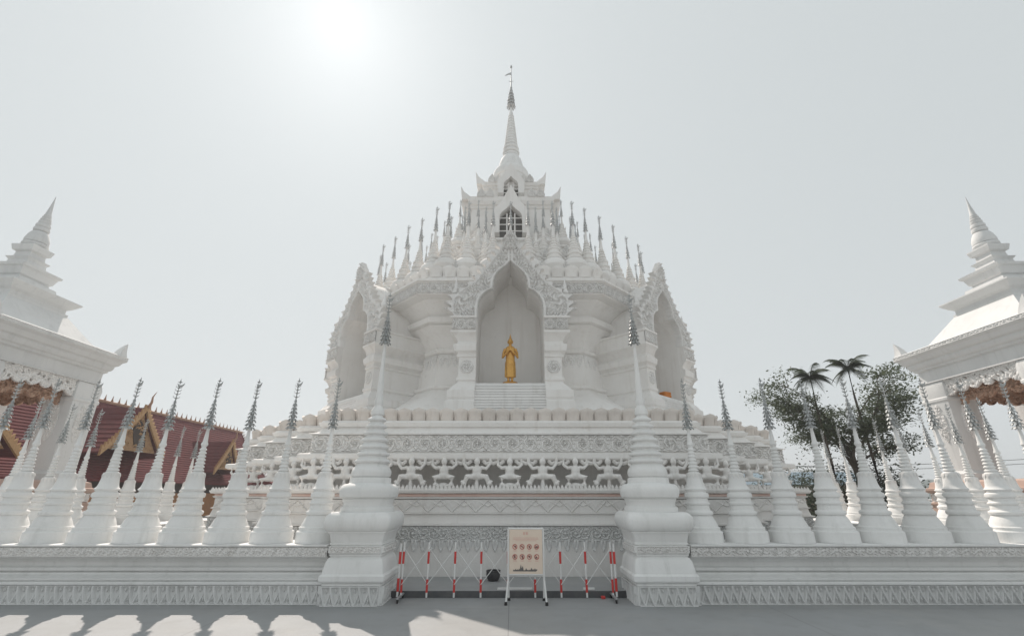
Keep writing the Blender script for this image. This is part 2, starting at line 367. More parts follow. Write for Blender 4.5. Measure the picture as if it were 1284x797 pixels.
def finial_mesh(name, h, bird=True, m='silver', s=1.0):
    mb = MB(); mb.lathe([(0, .011*s), (h, .005*s)], 6)
    for k, z in enumerate((.05, .25, .42, .58)):
        r = (.034 - .004*k) * s
        mb.lathe([(h*z, .008*s), (h*z + .012*s, r*.6), (h*z + .03*s, r), (h*z + .034*s, r*.7), (h*z + .025*s, .008*s)], 8)
        for j in range(4):
            a = j*math.pi/2 + .4; mb.tube([(.01*s*math.cos(a), .01*s*math.sin(a), h*z + .02*s), (.045*s*math.cos(a), .045*s*math.sin(a), h*z + .035*s), (.055*s*math.cos(a), .055*s*math.sin(a), h*z + .07*s)], [.008*s, .007*s, .002*s], 5)
    if bird:
        z = h*.74
        mb.tube([(-.03*s, 0, z), (0, 0, z - .012*s), (.03*s, 0, z), (.06*s, 0, z + .02*s), (.085*s, 0, z + .065*s)], [.006*s, .02*s, .022*s, .016*s, .004*s], 7)
        mb.tube([(-.015*s, 0, z), (-.028*s, 0, z + .035*s), (-.05*s, 0, z + .04*s)], [.012*s, .009*s, .003*s], 6)
    z = h*.93
    for a in (0, math.pi/2):
        ca, sa = math.cos(a), math.sin(a)
        mb.prism([(-.045*s, 0), (-.012*s, -.012*s), (0, -.04*s), (.012*s, -.012*s), (.045*s, 0), (.012*s, .015*s), (0, .07*s), (-.012*s, .015*s)],
                 lambda p: (p[0]*ca - .004*sa, p[0]*sa + .004*ca, z + p[1]), lambda p: (p[0]*ca + .004*sa, p[0]*sa - .004*ca, z + p[1]))
    return mb.mesh(name, m, 40)
def rings(z0, r0, z1, r1, n, lip=.012):
    out = []
    for k in range(n):
        a = z0 + (z1 - z0)*k/n; b = z0 + (z1 - z0)*(k + 1)/n; ra = r0 + (r1 - r0)*k/n; d = b - a
        rb = r0 + (r1 - r0)*(k + 1)/n; out += [(a + .01*d, ra - lip*1.5), (a + .10*d, ra - lip*.1), (a + .24*d, ra + lip*.45), (a + .42*d, ra + lip*.35), (a + .56*d, ra - lip*.5), (a + .72*d, rb - lip*.9), (b, rb - lip*1.5)]
    return out
SP = [(0,.40),(.175,.40),(.19,.39),(.195,.368),(.21,.362),(.245,.368),(.26,.358),(.265,.338),(.30,.332),(.36,.314),(.41,.292),(.44,.274),(.45,.264),(.455,.288),(.47,.306),(.50,.311),(.52,.298),(.53,.262),(.545,.250),(.57,.250),(.61,.243),(.625,.232),(.63,.255),(.645,.269),(.665,.268),(.675,.242),(.69,.230),(.73,.230),(.745,.222),(.75,.246),(.765,.264),(.80,.269),(.825,.258),(.84,.228),(.85,.212),(.865,.208),(.87,.228),(.885,.241),(.90,.238),(.915,.220),(.93,.204),(.97,.188),(1.03,.175),(1.10,.166),(1.15,.157),(1.185,.142),(1.205,.115),(1.21,.09)] \
     + rings(1.215,.106,1.66,.062,7,.013) + [(1.68,.055),(1.71,.062),(1.74,.055),(1.76,.044),(1.98,.026),(2.02,.03)]
SP = [(z, r*(.91 if z < .192 else .90 if z < .262 else .90 - .10*(z - .262)/.2 if z < .452 else .80 if z < .9 else .84 if z < 1.08 else .82 if z < 1.22 else .86 if z < 1.7 else 1.0)) for z, r in SP]
sp_mesh = MB().lathe(SP, 32).mesh('shaft', 'white', 30)
# carved petal collar round the bell of each spire
def collar_mesh(r, z, h, n=12):
    mb = MB()
    for j in range(n):
        a = 2*math.pi*j/n
        def P(da, rr, zz): return (rr*math.cos(a+da), rr*math.sin(a+da), zz)
        d = math.pi/n*.9
        mb.add([P(-d, r*1.0, z+h), P(d, r*1.0, z+h), P(d*.9, r*1.06, z+h*.5), P(0, r*1.09, z), P(-d*.9, r*1.06, z+h*.5), P(0, r*1.10, z+h*.6)], [(0,5,4),(4,5,3),(3,5,2),(2,5,1),(1,5,0)])
    return mb.mesh('petal_collar', 'carvedw', 30)
co_mesh = collar_mesh(.131, 1.085, .10)
cr_mesh = crown_mesh('crown', .84, .096, 8, 9); fi_mesh = finial_mesh('finial', .40)
ORD = ['first', 'second', 'third', 'fourth', 'fifth', 'sixth', 'seventh', 'eighth', 'ninth', 'tenth', 'eleventh']
def spire_proto(label, group):
    t = thing('balustrade_spire', label, 'spire', group=group)
    obj('shaft', sp_mesh, t); obj('petal_collar', co_mesh, t)
    c = obj('crown', cr_mesh, t); c.location.z = 2.0
    f = obj('finial', fi_mesh, t); f.location.z = 2.0 + .84*.71
    return t
SZ, SY = .886, WY + WT/2
proto = None
PITCH = .815
for sgn, side in ((-1, 'left'), (1, 'right')):
    for k in range(9):
        x = sgn * (3.50 + PITCH*k)
        lab = f'white ringed spire with silver crown, {ORD[k]} outward from the {side} gate pillar'
        if proto is None: proto = spire_proto(lab, 'spires along the front balustrade'); o = proto; o.location = (x, SY, SZ)
        else: o = dup(proto, (x, SY, SZ), 0, lab)
        o['group'] = 'spires along the front balustrade'
        o.rotation_euler[2] = random.uniform(-.35, .35)
        o.rotation_euler[0] = random.uniform(-.008, .008); o.rotation_euler[1] = random.uniform(-.011, .011); q_ = random.uniform(.985, 1.012); o.scale = (q_, q_, random.uniform(.988, 1.012))
for sgn, side in ((-1, 'left'), (1, 'right')):
    for k in range(8):
        o = dup(proto, (sgn*(11.0 + WT/2), 11.1 + k*.86, SZ), random.uniform(-.4, .4), f'smaller looking white spire with silver crown, {ORD[k]} from the front on the {side} side balustrade')
        o['group'] = 'spires along the side balustrades'

# gate pillars
def sq(hw, z, r=0.0, n=1):
    if r <= 0: return [(-hw,-hw,z),(hw,-hw,z),(hw,hw,z),(-hw,hw,z)]
    out = []
    for cx, cy, a0 in ((1,-1,-90),(1,1,0),(-1,1,90),(-1,-1,180)):
        for k in range(n + 1):
            a = R(a0 + 90*k/n); out.append((cx*(hw-r) + r*math.cos(a), cy*(hw-r) + r*math.sin(a), z))
    return out
GP = [(0,.485),(.285,.485),(.29,.50),(.315,.50),(.325,.49),(.335,.53),(.36,.545),(.43,.545),(.445,.535),(.46,.515),(.55,.50),(.64,.48),(.69,.45),(.70,.435),(.715,.43),(.72,.447),(.75,.447),(.755,.436),(.76,.455),(.87,.455),(.885,.438),(.895,.458),(.92,.458),(.925,.446),(.94,.452),(1.0,.462),(1.05,.478),(1.07,.482),(1.075,.505),(1.10,.51),(1.105,.525),(1.125,.545),(1.18,.57),(1.26,.58),(1.33,.565),(1.375,.532),(1.40,.50),(1.405,.3)]
GS = [(1.40,.475),(1.45,.478),(1.48,.465),(1.49,.44),(1.53,.435),(1.57,.445),(1.61,.465),(1.625,.455),(1.63,.49),(1.65,.515),(1.72,.535),(1.78,.53),(1.83,.505),(1.865,.46),(1.875,.40),(1.885,.378),(1.95,.374),(1.975,.368),(1.985,.335),(1.99,.325),(2.0,.348),(2.05,.366),(2.10,.36),(2.15,.335),(2.19,.30),(2.22,.275)] \
     + rings(2.23,.318,3.14,.142,7,.030) + [(3.15,.125),(3.20,.128),(3.26,.115),(3.30,.085),(3.33,.075),(3.36,.085),(3.42,.088),(3.46,.075),(3.50,.068),(4.0,.046),(4.56,.026),(4.60,.034)]
def gate_pillar(label, x):
    t = thing('gate_pillar', label, 'pillar', (x, 9.06, 0), 0, 'pillars of the front gate')
    MB().loft([sq(hw, z, .035 if z < 1.08 else .07, 3) for z, hw in GP], True, True, True).build('pedestal', 'white', t, 30)
    st = MB().lathe(GS, 48).build('stupa', 'white', t, 30)
    for k in range(4):
        a = R(90*k); U = (math.cos(a), math.sin(a), 0); N = (math.sin(a), -math.cos(a), 0)
        def at(hw, wd, z): return (N[0]*hw - U[0]*wd/2, N[1]*hw - U[1]*wd/2, z)
        relief('leaf_band', 'carved', at(.489, .93, .003), U, (0,0,1), N, .93, .277, pat_leaves(.155), .055, .0085, t)
        relief('scroll_band', 'carvedw', at(.458, .86, .768), U, (0,0,1), N, .86, .098, pat_vine, .02, .010, t)
    c = obj('crown', crown_mesh('crown', 1.0, .108, 9, 10), t); c.location.z = 4.6
    f = obj('finial', finial_mesh('finial', .46, True, 'silver', 1.1), t); f.location.z = 5.28
    return t
gate_pillar('tall white stupa-topped gate pillar on square pedestal, left of the barrier', -2.60)
gate_pillar('tall white stupa-topped gate pillar on square pedestal, right of the barrier', 2.60)
for sgn, side in ((-1, 'left'), (1, 'right')):
    pass

# ------------------------------------------------------------------ the temple
T = thing('temple', 'tall white tiered temple with lotus mouldings, arched niches and a needle spire', 'temple', (0, YC, 0))
STEPS = [(4.55, 8.5), (5.5, 7.6), (6.6, 6.6), (7.6, 5.5), (8.5, 4.55)]
def redent(o, z):
    q = []
    for i, (x, y) in enumerate(STEPS):
        q.append((x + o, -y - o))
        if i < len(STEPS) - 1: q.append((x + o, -STEPS[i+1][1] - o))
    out = []
    for k in range(4):
        c, s = [(1,0),(0,1),(-1,0),(0,-1)][k]
        out += [(x*c - y*s, x*s + y*c, z) for x, y in q]
    return out
BP = [(.10,.42),(.56,.42),(1.06,.40),(1.065,.47),(1.095,.47),(1.11,.40),(1.29,.36),(1.30,.41),(1.32,.41),(1.33,.37),(1.585,.33),(1.60,.40),(1.64,.42)]
MB().loft([redent(o, z) for z, o in BP], True, True, True).build('base', 'temple', T, 25)
MB().loft([redent(o, z) for z, o in [(1.64,.36),(1.645,.385),(1.69,.385),(1.70,.36)]], True).build('painted_stripe', 'pink', T, 25)
MB().loft([redent(o, z) for z, o in [(1.70,.38),(1.72,.47),(1.77,.50),(1.80,.50),(1.805,-.85),(2.40,-.85),(2.402,.12),(2.41,.24),(2.44,.29),(2.46,.30),(2.55,.30),(2.565,.26),(2.58,.13),(2.605,.10),(2.99,.10),(3.0,.17),(3.025,.17),(3.04,.10),(3.06,.03),(3.19,-.08),(3.20,-.02),(3.25,.02),(3.29,.03),(3.30,-.02),(3.345,-.04),(3.35,-.22),(3.56,-.16),(3.565,-.4)]], True, True, True).build('terrace', 'temple', T, 25)
# faces of the base that look to the front: (x0, x1, y, o-dependent)
def front_faces(o):
    out = [(-STEPS[0][0] - o, STEPS[0][0] + o, -STEPS[0][1] - o)]
    for i in range(1, len(STEPS)):
        x0, x1, y = STEPS[i-1][0] + o, STEPS[i][0] + o, -STEPS[i][1] - o
        out += [(x0, x1, y), (-x1, -x0, y)]
    return out
def zig_mask(p, frac):
    def f(u, v, h): return v > h*frac*np.abs(2*np.mod(u/p, 1) - 1)
    return f
def pat_lace(u, v, h):
    a = pat_scroll(u, v - h*.45, h*.55, .8); b = leafrow(u, h - v, h*1.0, .19); t = v/h
    return np.where(t > .45, a*.9, b) * 1.0
def pat_bud(u, v, h):
    p = .52; x = np.abs(2*np.mod(u/p, 1) - 1); t = v/h
    l1 = sstep(.07, .02, np.abs(t - (1 - x)*.95)); x2 = np.abs(2*np.mod(u/p + .5, 1) - 1)
    l2 = sstep(.07, .02, np.abs(t - (1 - x2*.9)*.55 - .4)) * (t > .4); fill = sstep(.0, .5, (t - (1 - x)*.95)) * .6
    vein = sstep(.02, .0, np.abs(np.mod(x*4 + t*2, 1) - .5) - .05) * .3
    return np.maximum(np.maximum(l1, l2*.8), fill + vein*(fill > .05))
for (x0, x1, y) in front_faces(.422):
    relief('lace_frieze', 'carved', (x0 + .01, y, .56), (1,0,0), (0,0,1), (0,-1,0), x1 - x0 - .02, .49, pat_lace, .045, .015, T, zig_mask(.19, .30), .015)
for (x0, x1, y) in front_faces(.352):
    relief('lotus_bud_frieze', 'temple', (x0 + .01, y - .02, 1.335), (1,0,0), (0,0,1), (0,-1,0), x1 - x0 - .02, .245, pat_bud, .028, .013, T)
for (x0, x1, y) in front_faces(.102):
    relief('scroll_frieze', 'carvedw', (x0 + .01, y, 2.615), (1,0,0), (0,0,1), (0,-1,0), x1 - x0 - .02, .365, lambda u, v, h: pat_scroll(u, v, h, 1.12), .045, .0115, T)
# small pointed teeth over the ledge (too small to pick apart)
mb = MB()
for (x0, x1, y) in front_faces(.47):
    n = int((x1 - x0) / .085); p = (x1 - x0) / n
    for k in range(n):
        c = x0 + (k + .5)*p; a = p*.44
        mb.add([(c-a,y-.02,1.80),(c+a,y-.02,1.80),(c+a,y+.03,1.80),(c-a,y+.03,1.80),(c-a*.8,y-.02,1.84),(c+a*.8,y-.02,1.84),(c,y-.005,1.895),(c-a*.8,y+.03,1.84),(c+a*.8,y+.03,1.84)],
               [(0,1,5,6,4),(2,3,7,6,8),(0,4,7,3),(1,2,8,5),(4,6,7),(5,8,6)])
tag(mb.build('tooth_course', 'temple', T, 0), kind='stuff')
# lotus petals on the terrace edge
def petal_mesh(w_, h_, out, name='lotus_petal', m='cream'):
    mb = MB(); rr = []
    for i in range(7):
        t = i/6; hw = w_/2*(.93 + .065*t); yo = -out*t**1.4
        row = []
        for j in range(7):
            s = j/6*2 - 1; row.append((hw*s, yo - .055*(1 - abs(s)**2.6)*(.75 + .25*math.sin(math.pi*t)) - (.02 if .55 < t < .95 else 0), h_*t*(1 - .20*abs(s)**2.4*t**3) + (.05*h_*(1 - abs(s)*3) if t > .95 and abs(s) < .34 else 0)))
        row += [(hw*.9, yo + .16, h_*t*.97), (-hw*.9, yo + .16, h_*t*.97)]
        rr.append(row)
    mb.loft(rr, True, True, True)
    # raised rim line
    mb.tube([(-w_*.38, -out*.02 - .026, h_*.08), (-w_*.40, -out*.4 - .028, h_*.5), (-w_*.36, -out*.72 - .03, h_*.76), (0, -out*.85 - .035, h_*.87), (w_*.36, -out*.72 - .03, h_*.76), (w_*.40, -out*.4 - .028, h_*.5), (w_*.38, -out*.02 - .026, h_*.08)], .013, 5)
    return mb.mesh(name, m, 40)
pm = petal_mesh(.346, .285, .09)
def petals_line(p0, p1, z, me, pitch, rotz, scale=1.0):
    p0 = Vector(p0); p1 = Vector(p1); L = (p1 - p0).length; n = max(1, int(round(L/pitch)))
    for k in range(n):
        p = p0.lerp(p1, (k + .5)/n); o = obj('lotus_petal', me, T); o.location = (p.x, p.y, z)
        o.rotation_euler = (random.uniform(-.02, .02), 0, rotz + random.uniform(-.015, .015)); o.scale = (L/n/pitch*random.uniform(.985, 1.0), 1, random.uniform(.97, 1.02))
O = -.12
for (x0, x1, y) in front_faces(O): petals_line((x0, y, 0), (x1, y, 0), 3.352, pm, .34, 0)
for s in (-1, 1):
    for i in range(len(STEPS) - 1):
        x = s*(STEPS[i][0] + O); petals_line((x, -STEPS[i][1] - O, 0), (x, -STEPS[i+1][1] - O, 0), 3.352, pm, .34, s*R(90))
# supporting figures under the terrace
def atlas(kind):
    mb = MB()
    mb.ell((0, 0, .30), (.075, .07, .10)); mb.ell((0, 0, .22), (.085, .075, .07)); mb.ell((0, -.02, .455), (.05, .055, .06)); mb.lathe([(.49, .035), (.52, .03), (.56, .018), (.60, .008)], 8)
    mb.tube([(0, 0, .36), (0, -.01, .42)], .032)
    for s in (-1, 1):
        mb.tube([(s*.06, 0, .36), (s*.15, -.02, .335), (s*.21, -.01, .42), (s*.215, .0, .52)] if kind else [(s*.06, 0, .36), (s*.13, -.03, .345), (s*.19, -.01, .40), (s*.18, .0, .53)], [.036, .032, .026, .03])
        if kind: pts = [(s*.05, 0, .20), (s*.15, -.06, .20), (s*.20, -.03, .08), (s*.245, -.05, .13)]
        else: pts = [(s*.05, 0, .20), (s*.14, -.07, .185), (s*.12, -.03, .06), (s*.05, -.06, .03)]
        mb.tube(pts, [.055, .050, .036, .026]); mb.ell(pts[2], (.045, .06, .045))
    if kind: mb.lathe([(.0, .05), (.10, .03), (.18, .02)], 8)
    else: mb.ell((0, 0, .05), (.10, .05, .05))
    return remesh(mb, 'atlas_figure', 'temple', .011)
am = [atlas(0), atlas(1)]
for (x0, x1, y) in front_faces(.27):
    n = max(1, int(round((x1 - x0) / .76)))
    for k in range(n):
        o = obj('atlas_figure', am[k % 2], T); o.location = (x0 + (k + .5)*(x1 - x0)/n, y, 1.81); o.scale = (1.45*random.uniform(.97, 1.03), 1.3, 1.25)
        o.rotation_euler[2] = random.uniform(-.06, .06)
        if k < n - 1:   # round shallow boss in the bay between two figures, bracket arch above
            c = x0 + (k + 1)*(x1 - x0)/n
            b = MB(); b.tube([(c - .24, y + .05, 2.41), (c - .16, y + .04, 2.34), (c - .07, y + .04, 2.37), (c, y + .04, 2.345), (c + .07, y + .04, 2.37), (c + .16, y + .04, 2.34), (c + .24, y + .05, 2.41)], .048, 6); b.build('bay_bracket', 'temple', T)

# --- octagonal body
def oct8(a, z, rot=22.5):
    r = a / math.cos(R(22.5)); return [(r*math.cos(R(rot - 90 + 45*k)), r*math.sin(R(rot - 90 + 45*k)), z) for k in range(8)]
def gap(z): return 1.2 if z < 6.8 else max(.12, 1.2 - (z - 6.8)*.78)
BODY = [(3.55,7.0),(3.75,7.0),(3.78,6.9),(4.0,6.72),(4.3,6.25),(4.55,5.9),(4.68,5.76),(4.72,5.82),(4.80,5.82),(4.84,5.68),(5.85,5.58),(5.9,5.66),(5.98,5.70),(6.05,5.62),(6.25,5.72),(6.5,5.95),(6.66,6.14),(6.70,6.08),(6.74,6.20),(6.88,6.26),(6.92,6.10),(6.98,6.12),(7.2,6.34),(7.32,6.50),(7.36,6.52),(7.40,6.84),(7.80,6.84),(7.84,6.92),(7.90,6.92),(7.93,6.66),(8.05,6.56),(8.16,6.40),(8.22,6.36)]
tan = math.tan(R(22.5))
mb = MB()
for k in range(8):
    a0 = R(45*k); a1 = R(45*(k + 1)); rr = []
    for z, a in BODY:
        def fp(x, ang, a=a, z=z): return (x*math.cos(ang) + a*math.sin(ang), x*math.sin(ang) - a*math.cos(ang), z)
        rr.append([fp(gap(z), a0), fp(a*tan*.55, a0) if a*tan*.55 > gap(z) else fp((gap(z)+a*tan)/2, a0), fp(a*tan, a0), fp(-(gap(z)+a*tan)/2, a1), fp(-gap(z), a1)])
    mb.loft(rr, False)
mb.build('octagonal_body', 'temple', T, 25)
MB().loft([oct8(a, z) for z, a in [(8.18,5.4),(8.2,6.34),(8.24,6.34),(8.5,6.26),(8.56,6.2),(8.6,6.1),(8.66,5.3),(8.9,5.2),(8.95,5.3),(9.05,5.3),(9.08,5.1),(9.35,4.6),(9.8,4.5),(9.84,4.6),(9.92,4.6),(9.95,4.3),(10.2,3.7),(10.7,3.6),(10.75,3.72),(10.85,3.72),(10.9,3.4),(11.0,3.0),(11.05,1.0)]], True, True, True).build('roof', 'temple', T, 25)
def facepos(k, x, a, z): an = R(45*k); return (x*math.cos(an) + a*math.sin(an), x*math.sin(an) - a*math.cos(an), z)
pm2 = petal_mesh(.446, .34, .13, 'lotus_petal', 'temple')
for k in (-2, -1, 0, 1, 2):
    hw = 6.34*tan; an = R(45*k)
    petals_line(facepos(k, -hw, 6.36, 0), facepos(k, hw, 6.36, 0), 8.215, pm2, .44, an)
    U = (math.cos(an), math.sin(an), 0); N = (math.sin(an), -math.cos(an), 0)
    for s in (-1, 1):
        wdt = 6.84*tan - 1.3; x0 = 1.3 if s > 0 else -6.84*tan
        relief('cornice_frieze', 'carvedw', facepos(k, x0, 6.843, 7.43), U, (0,0,1), N, wdt, .34, lambda u, v, h: pat_scroll(u, v, h, .95), .04, .014, T)
        wd2 = 5.9*tan - 1.5
        # hanging leaf pendants and lozenge panel on the waist
        xc = s*(5.9*tan + 1.5)/2
        relief('pendant_leaf', 'carvedw', facepos(k, xc - .33, 5.615, 5.42), U, (0,0,1), N, .66, .42, pat_scroll, .016, .014, T, lambda u, v, h: v > h*np.abs(u/.33 - 1)*.0 + h*(1 - np.abs(np.cos((u/.66 - .5)*math.pi*3)))*.75)

# --- arched porches with niches (built for the front face, copied round)
OPEN = [(.95,4.53),(.95,6.6),(.945,6.78),(.92,6.93),(.86,7.07),(.77,7.19),(.66,7.28),(.55,7.33),(.515,7.36),(.51,7.48),(.50,7.60),(.46,7.74),(.38,7.87),(.26,8.0),(.13,8.11),(.04,8.2),(0,8.26)]
OPENFULL = [(x, z) for x, z in OPEN] + [(-x, z) for x, z in reversed(OPEN[:-1])]
GAB = [(1.42,4.53),(1.42,6.5),(1.38,7.1),(1.14,7.5),(.84,7.85),(.56,8.25),(.27,8.5),(0,8.65)]
def arch_poly(outer, inner):
    o = outer + [(-x, z) for x, z in reversed(outer[:-1])]
    i = inner + [(-x, z) for x, z in reversed(inner[:-1])]
    return o + list(reversed(i))
def dmap(d): return lambda p: (p[0], -d, p[1])
FD, BD = 7.25, 5.8
body_me = MB().prism(arch_poly(GAB, OPEN), dmap(FD), dmap(BD)).mesh('porch', 'temple', 30)
back_me = MB().prism(OPENFULL, dmap(BD + .02), dmap(BD - .2)).mesh('niche_wall', 'temple', 0)
floor_mb = MB().box(-1.02, 1.02, -FD - .06, -BD + .1, 4.44, 4.53, .008)
floor_me = floor_mb.mesh('niche_floor', 'white', 20)
base_me = MB().box(-1.35, 1.35, -FD + .05, -5.6, 3.56, 4.438).mesh('porch_base', 'temple', 0)
step_me = []
for i in range(11):
    z = 3.58 + i*.078; d = FD + .32 - i*.022
    step_me.append(MB().box(-1.0, 1.0, -d, -FD + .04, z, z + .066, .006).mesh('step', 'carvedw', 20))
PIL = [(3.56,.36),(3.72,.36),(3.76,.30),(4.0,.30),(4.06,.22),(4.12,.26),(4.30,.26),(4.34,.20),(4.44,.12),(4.52,.03),(4.58,0),(4.62,.05),(4.68,.05),(4.70,0),(5.26,0),(5.28,.05),(5.33,.06),(5.36,.02),(5.40,.04),(5.44,.13),(5.58,.16),(5.62,.15),(5.66,.07),(5.72,.04),(5.86,.12),(5.92,.20),(5.95,.25),(6.01,.25),(6.03,.21),(6.37,.21),(6.39,.27),(6.44,.27),(6.45,.05)]
def pil_mb():
    rr = []
    for z, o in PIL:
        x0, x1 = .96, 1.44 + o; y0 = -(FD + .05 + o*.8)
        rr.append([(x0, y0, z), (x1, y0, z), (x1, -5.5, z), (x0, -5.5, z)])
    return MB().loft(rr, True, True, True)
pil_r = pil_mb().mesh('pillar', 'temple', 25); mbl = pil_mb(); mbl.xf(lambda p: (-p[0], p[1], p[2])); pil_l = mbl.mesh('pillar', 'temple', 25)
def outer_edge(z):
    zz = np.array([6.44, 6.7, 6.95, 7.15, 7.35, 7.5, 7.7, 7.9, 8.1, 8.35, 8.6, 8.8, 9.0, 9.1]); xx = np.array([1.68, 1.76, 1.76, 1.64, 1.38, 1.18, 1.00, .86, .73, .56, .40, .28, .16, .02])
    return np.interp(z, zz, xx)
def ped_mask(u, v, h):
    x = np.abs(u - 2.1); z = v + 6.44
    t = outer_edge(z)
    fl = np.mod(z/.21, 1); teeth = .27*(fl**1.9)*(z > 6.5) * (z < 8.85) - .07      # flame crockets sweeping up
    inside = x < t + teeth
    oz = np.array([p[1] for p in OPEN]); ox = np.array([p[0] for p in OPEN])
    hole = (x < np.interp(z, oz, ox, right=0) + .0) & (z < 8.26)
    return inside & ~hole
def pat_ped(u, v, h):
    x = np.abs(u - 2.1); z = v + 6.44
    oz = np.array([p[1] for p in OPEN]); ox = np.array([p[0] for p in OPEN])
    hx = np.where(z < 8.26, np.interp(z, oz, ox), 0); e = x - hx
    rim = sstep(.11, .07, e) * sstep(.0, .02, e); o = outer_edge(z) - x; rim2 = sstep(.12, .08, np.abs(o - .02))
    fl = pat_flame(x, z, h)
    c = np.hypot(x - 1.42, z - 7.0); spr = sstep(-.2, .4, np.cos(13*c*2 + 3*np.arctan2(z - 7.0, x - 1.42)))
    f = np.where(c < .2, spr, fl)
    return np.maximum(np.maximum(rim*.9, f*.85), rim2*.7)
ped_me = relief('pediment', 'carvedw', (-2.1, -FD - .12, 6.44), (1,0,0), (0,0,1), (0,-1,0), 4.2, 2.7, pat_ped, .09, .0165, None, ped_mask, .16, me_only=True)
cap_me = relief('capital_band', 'carvedw', (.97, -FD - .225, 6.04), (1,0,0), (0,0,1), (0,-1,0), .68, .32, lambda u, v, h: pat_scroll(u, v, h, .9), .04, .014, None, me_only=True)
med_me = relief('medallion', 'carvedw', (1.02, -FD - .053, 4.80), (1,0,0), (0,0,1), (0,-1,0), .38, .38, pat_scroll, .04, .014, None, lambda u, v, h: np.hypot(u - .19, v - .19) < .185, me_only=True)
def leaf_mask(u, v, h):
    t = v/h; wv = .27*np.interp(t, [0, .15, .35, .55, .8, 1], [.45, .8, 1.0, .8, .32, .0]); return np.abs(u - .4) < wv + .03*np.mod(t*7, 1)*(t < .8)
leaf_me = relief('leaf_finial', 'carvedw', (-.4, -FD - .16, 8.62), (1,0,0), (0,0,1), (0,-1,0), .8, .72, lambda u, v, h: pat_flame(np.abs(u - .4)*1.4, v*1.3, h) + .5*sstep(.3, .0, np.abs(u - .4)), .09, .014, None, leaf_mask, .14, me_only=True)
pin_me = MB().lathe([(0,.05),(.05,.11),(.12,.12),(.2,.07),(.24,.085),(.3,.05),(.42,.06),(.48,.03),(.8,.008)], 12).mesh('pinnacle', 'carvedw', 40)
for k in (0, -1, 1, -2, 2):
    p = obj('porch', body_me, T); p.rotation_euler[2] = R(45*k)
    obj('niche_wall', back_me, p); obj('niche_floor', floor_me, p); obj('porch_base', base_me, p)
    obj('pillar', pil_r, p); obj('pillar', pil_l, p); obj('pediment', ped_me, p); obj('leaf_finial', leaf_me, p)
    for me in step_me: obj('step', me, p)
    for s in (1, -1):
        c = obj('capital_band', cap_me, p); c.scale.x = s; c = obj('medallion', med_me, p); c.scale.x = s
        q = obj('pinnacle', pin_me, p); q.location = (s*1.62, -FD - .02, 7.2); q.scale = (.9, .9, .75)

# --- little stupas standing on the roof
MS = [(0,.36),(.10,.36),(.12,.32),(.18,.40),(.28,.46),(.38,.455),(.48,.40),(.56,.30),(.58,.24),(.60,.28),(.66,.29),(.69,.22),(.76,.21),(.78,.255),(.84,.26),(.87,.19),(.96,.18),(.98,.215),(1.04,.215),(1.07,.155)] + rings(1.08,.16,1.55,.08,4,.018) + [(1.52,.07),(1.56,.08),(1.6,.06),(2.05,.026)]
ms_me = MB().lathe(MS, 20).mesh('mini_stupa', 'temple', 30)
mc_me = crown_mesh('crown', .95, .08, 6, 9, 'silverl'); mf_me = finial_mesh('finial', .38, True, 'silverl', 1.1)
pd_me = collar_mesh(.385, .22, .24, 12)
def mini(x, y, z, s, rz=0):
    o = obj('mini_stupa', ms_me, T); o.location = (x, y, z); o.scale = (s, s, s); o.rotation_euler[2] = rz
    c = obj('crown', mc_me, o); c.location.z = 2.0
    f = obj('finial', mf_me, o); f.location.z = 2.66
    obj('petal_collar', pd_me, o)
def ring_minis(a, z, xs_front, n_diag, s):
    hw = a*tan
    for x in xs_front: mini(*facepos(0, x, a, z), s, random.uniform(-.5, .5))
    for k in (-2, -1, 1, 2):
        for j in range(n_diag):
            x = -hw + 2*hw*(j + .5)/n_diag if k > 0 else hw - 2*hw*(j + .5)/n_diag
            mini(*facepos(k, x, a, z), s*random.uniform(.97, 1.03), random.uniform(-.5, .5))
ring_minis(5.72, 8.60, (-2.2, -1.5, -.62, 0, .62, 1.5, 2.2), 5, .98)
ring_minis(4.75, 9.05, (-1.75, -.95, .95, 1.75), 4, .92)
ring_minis(3.9, 9.92, (-1.3, 1.3), 3, .85)
ring_minis(3.5, 10.86, (-2.1, -1.35, 1.35, 2.1), 2, .78)
# antefix leaves between the stupas along the eave
af_me = relief('antefix', 'carvedw', (-.26, 0, 0), (1,0,0), (0,0,1), (0,-1,0), .52, .42, lambda u, v, h: pat_flame(np.abs(u - .26)*1.6, v*1.5, h), .05, .016, None, lambda u, v, h: np.abs(u - .26) < .25*np.interp(v/h, [0, .3, .6, .85, 1], [.85, 1, .7, .25, 0]), .08, me_only=True)
for k in (-1, 0, 1):
    for x in (-1.85, -1.1, 1.1, 1.85):
        a = obj('antefix', af_me, T); a.location = facepos(k, x, 6.02, 8.56); a.rotation_euler[2] = R(45*k)

# --- upper tower
for (zz, dd, xs_) in ((12.05, 2.5, (-1.6, -1.1, 1.1, 1.6)), (14.3, 2.3, (-1.35, -.95, .95, 1.35)), (15.6, 1.66, (-.9, -.6, .6, .9)), (11.0, 3.45, (-1.9, -1.3, -.7, 0, .7, 1.3, 1.9)), (10.0, 4.55, (-2.1, -1.4, -.7, .7, 1.4, 2.1)), (9.08, 5.2, (-2.4, -1.2, 1.2, 2.4))):
    for x in xs_:
        a = obj('antefix', af_me, T); a.location = (x, -dd, zz - .03); a.scale = (.8, .8, 1.15)
def cross(h, z, r=.72):
    b = h*r; q = [(b, -h), (b, -b - (h-b)*.0), (h, -b)]
    q = [(b, -h), (b + (h-b)*.5, -h + (h-b)*.0), (b + (h-b)*.5, -h + (h-b)*.5), (h, -h + (h-b)*.5), (h, -b)]
    out = []
    for k in range(4):
        c, s = [(1,0),(0,1),(-1,0),(0,-1)][k]; out += [(x*c - y*s, x*s + y*c, z) for x, y in q]
    return out
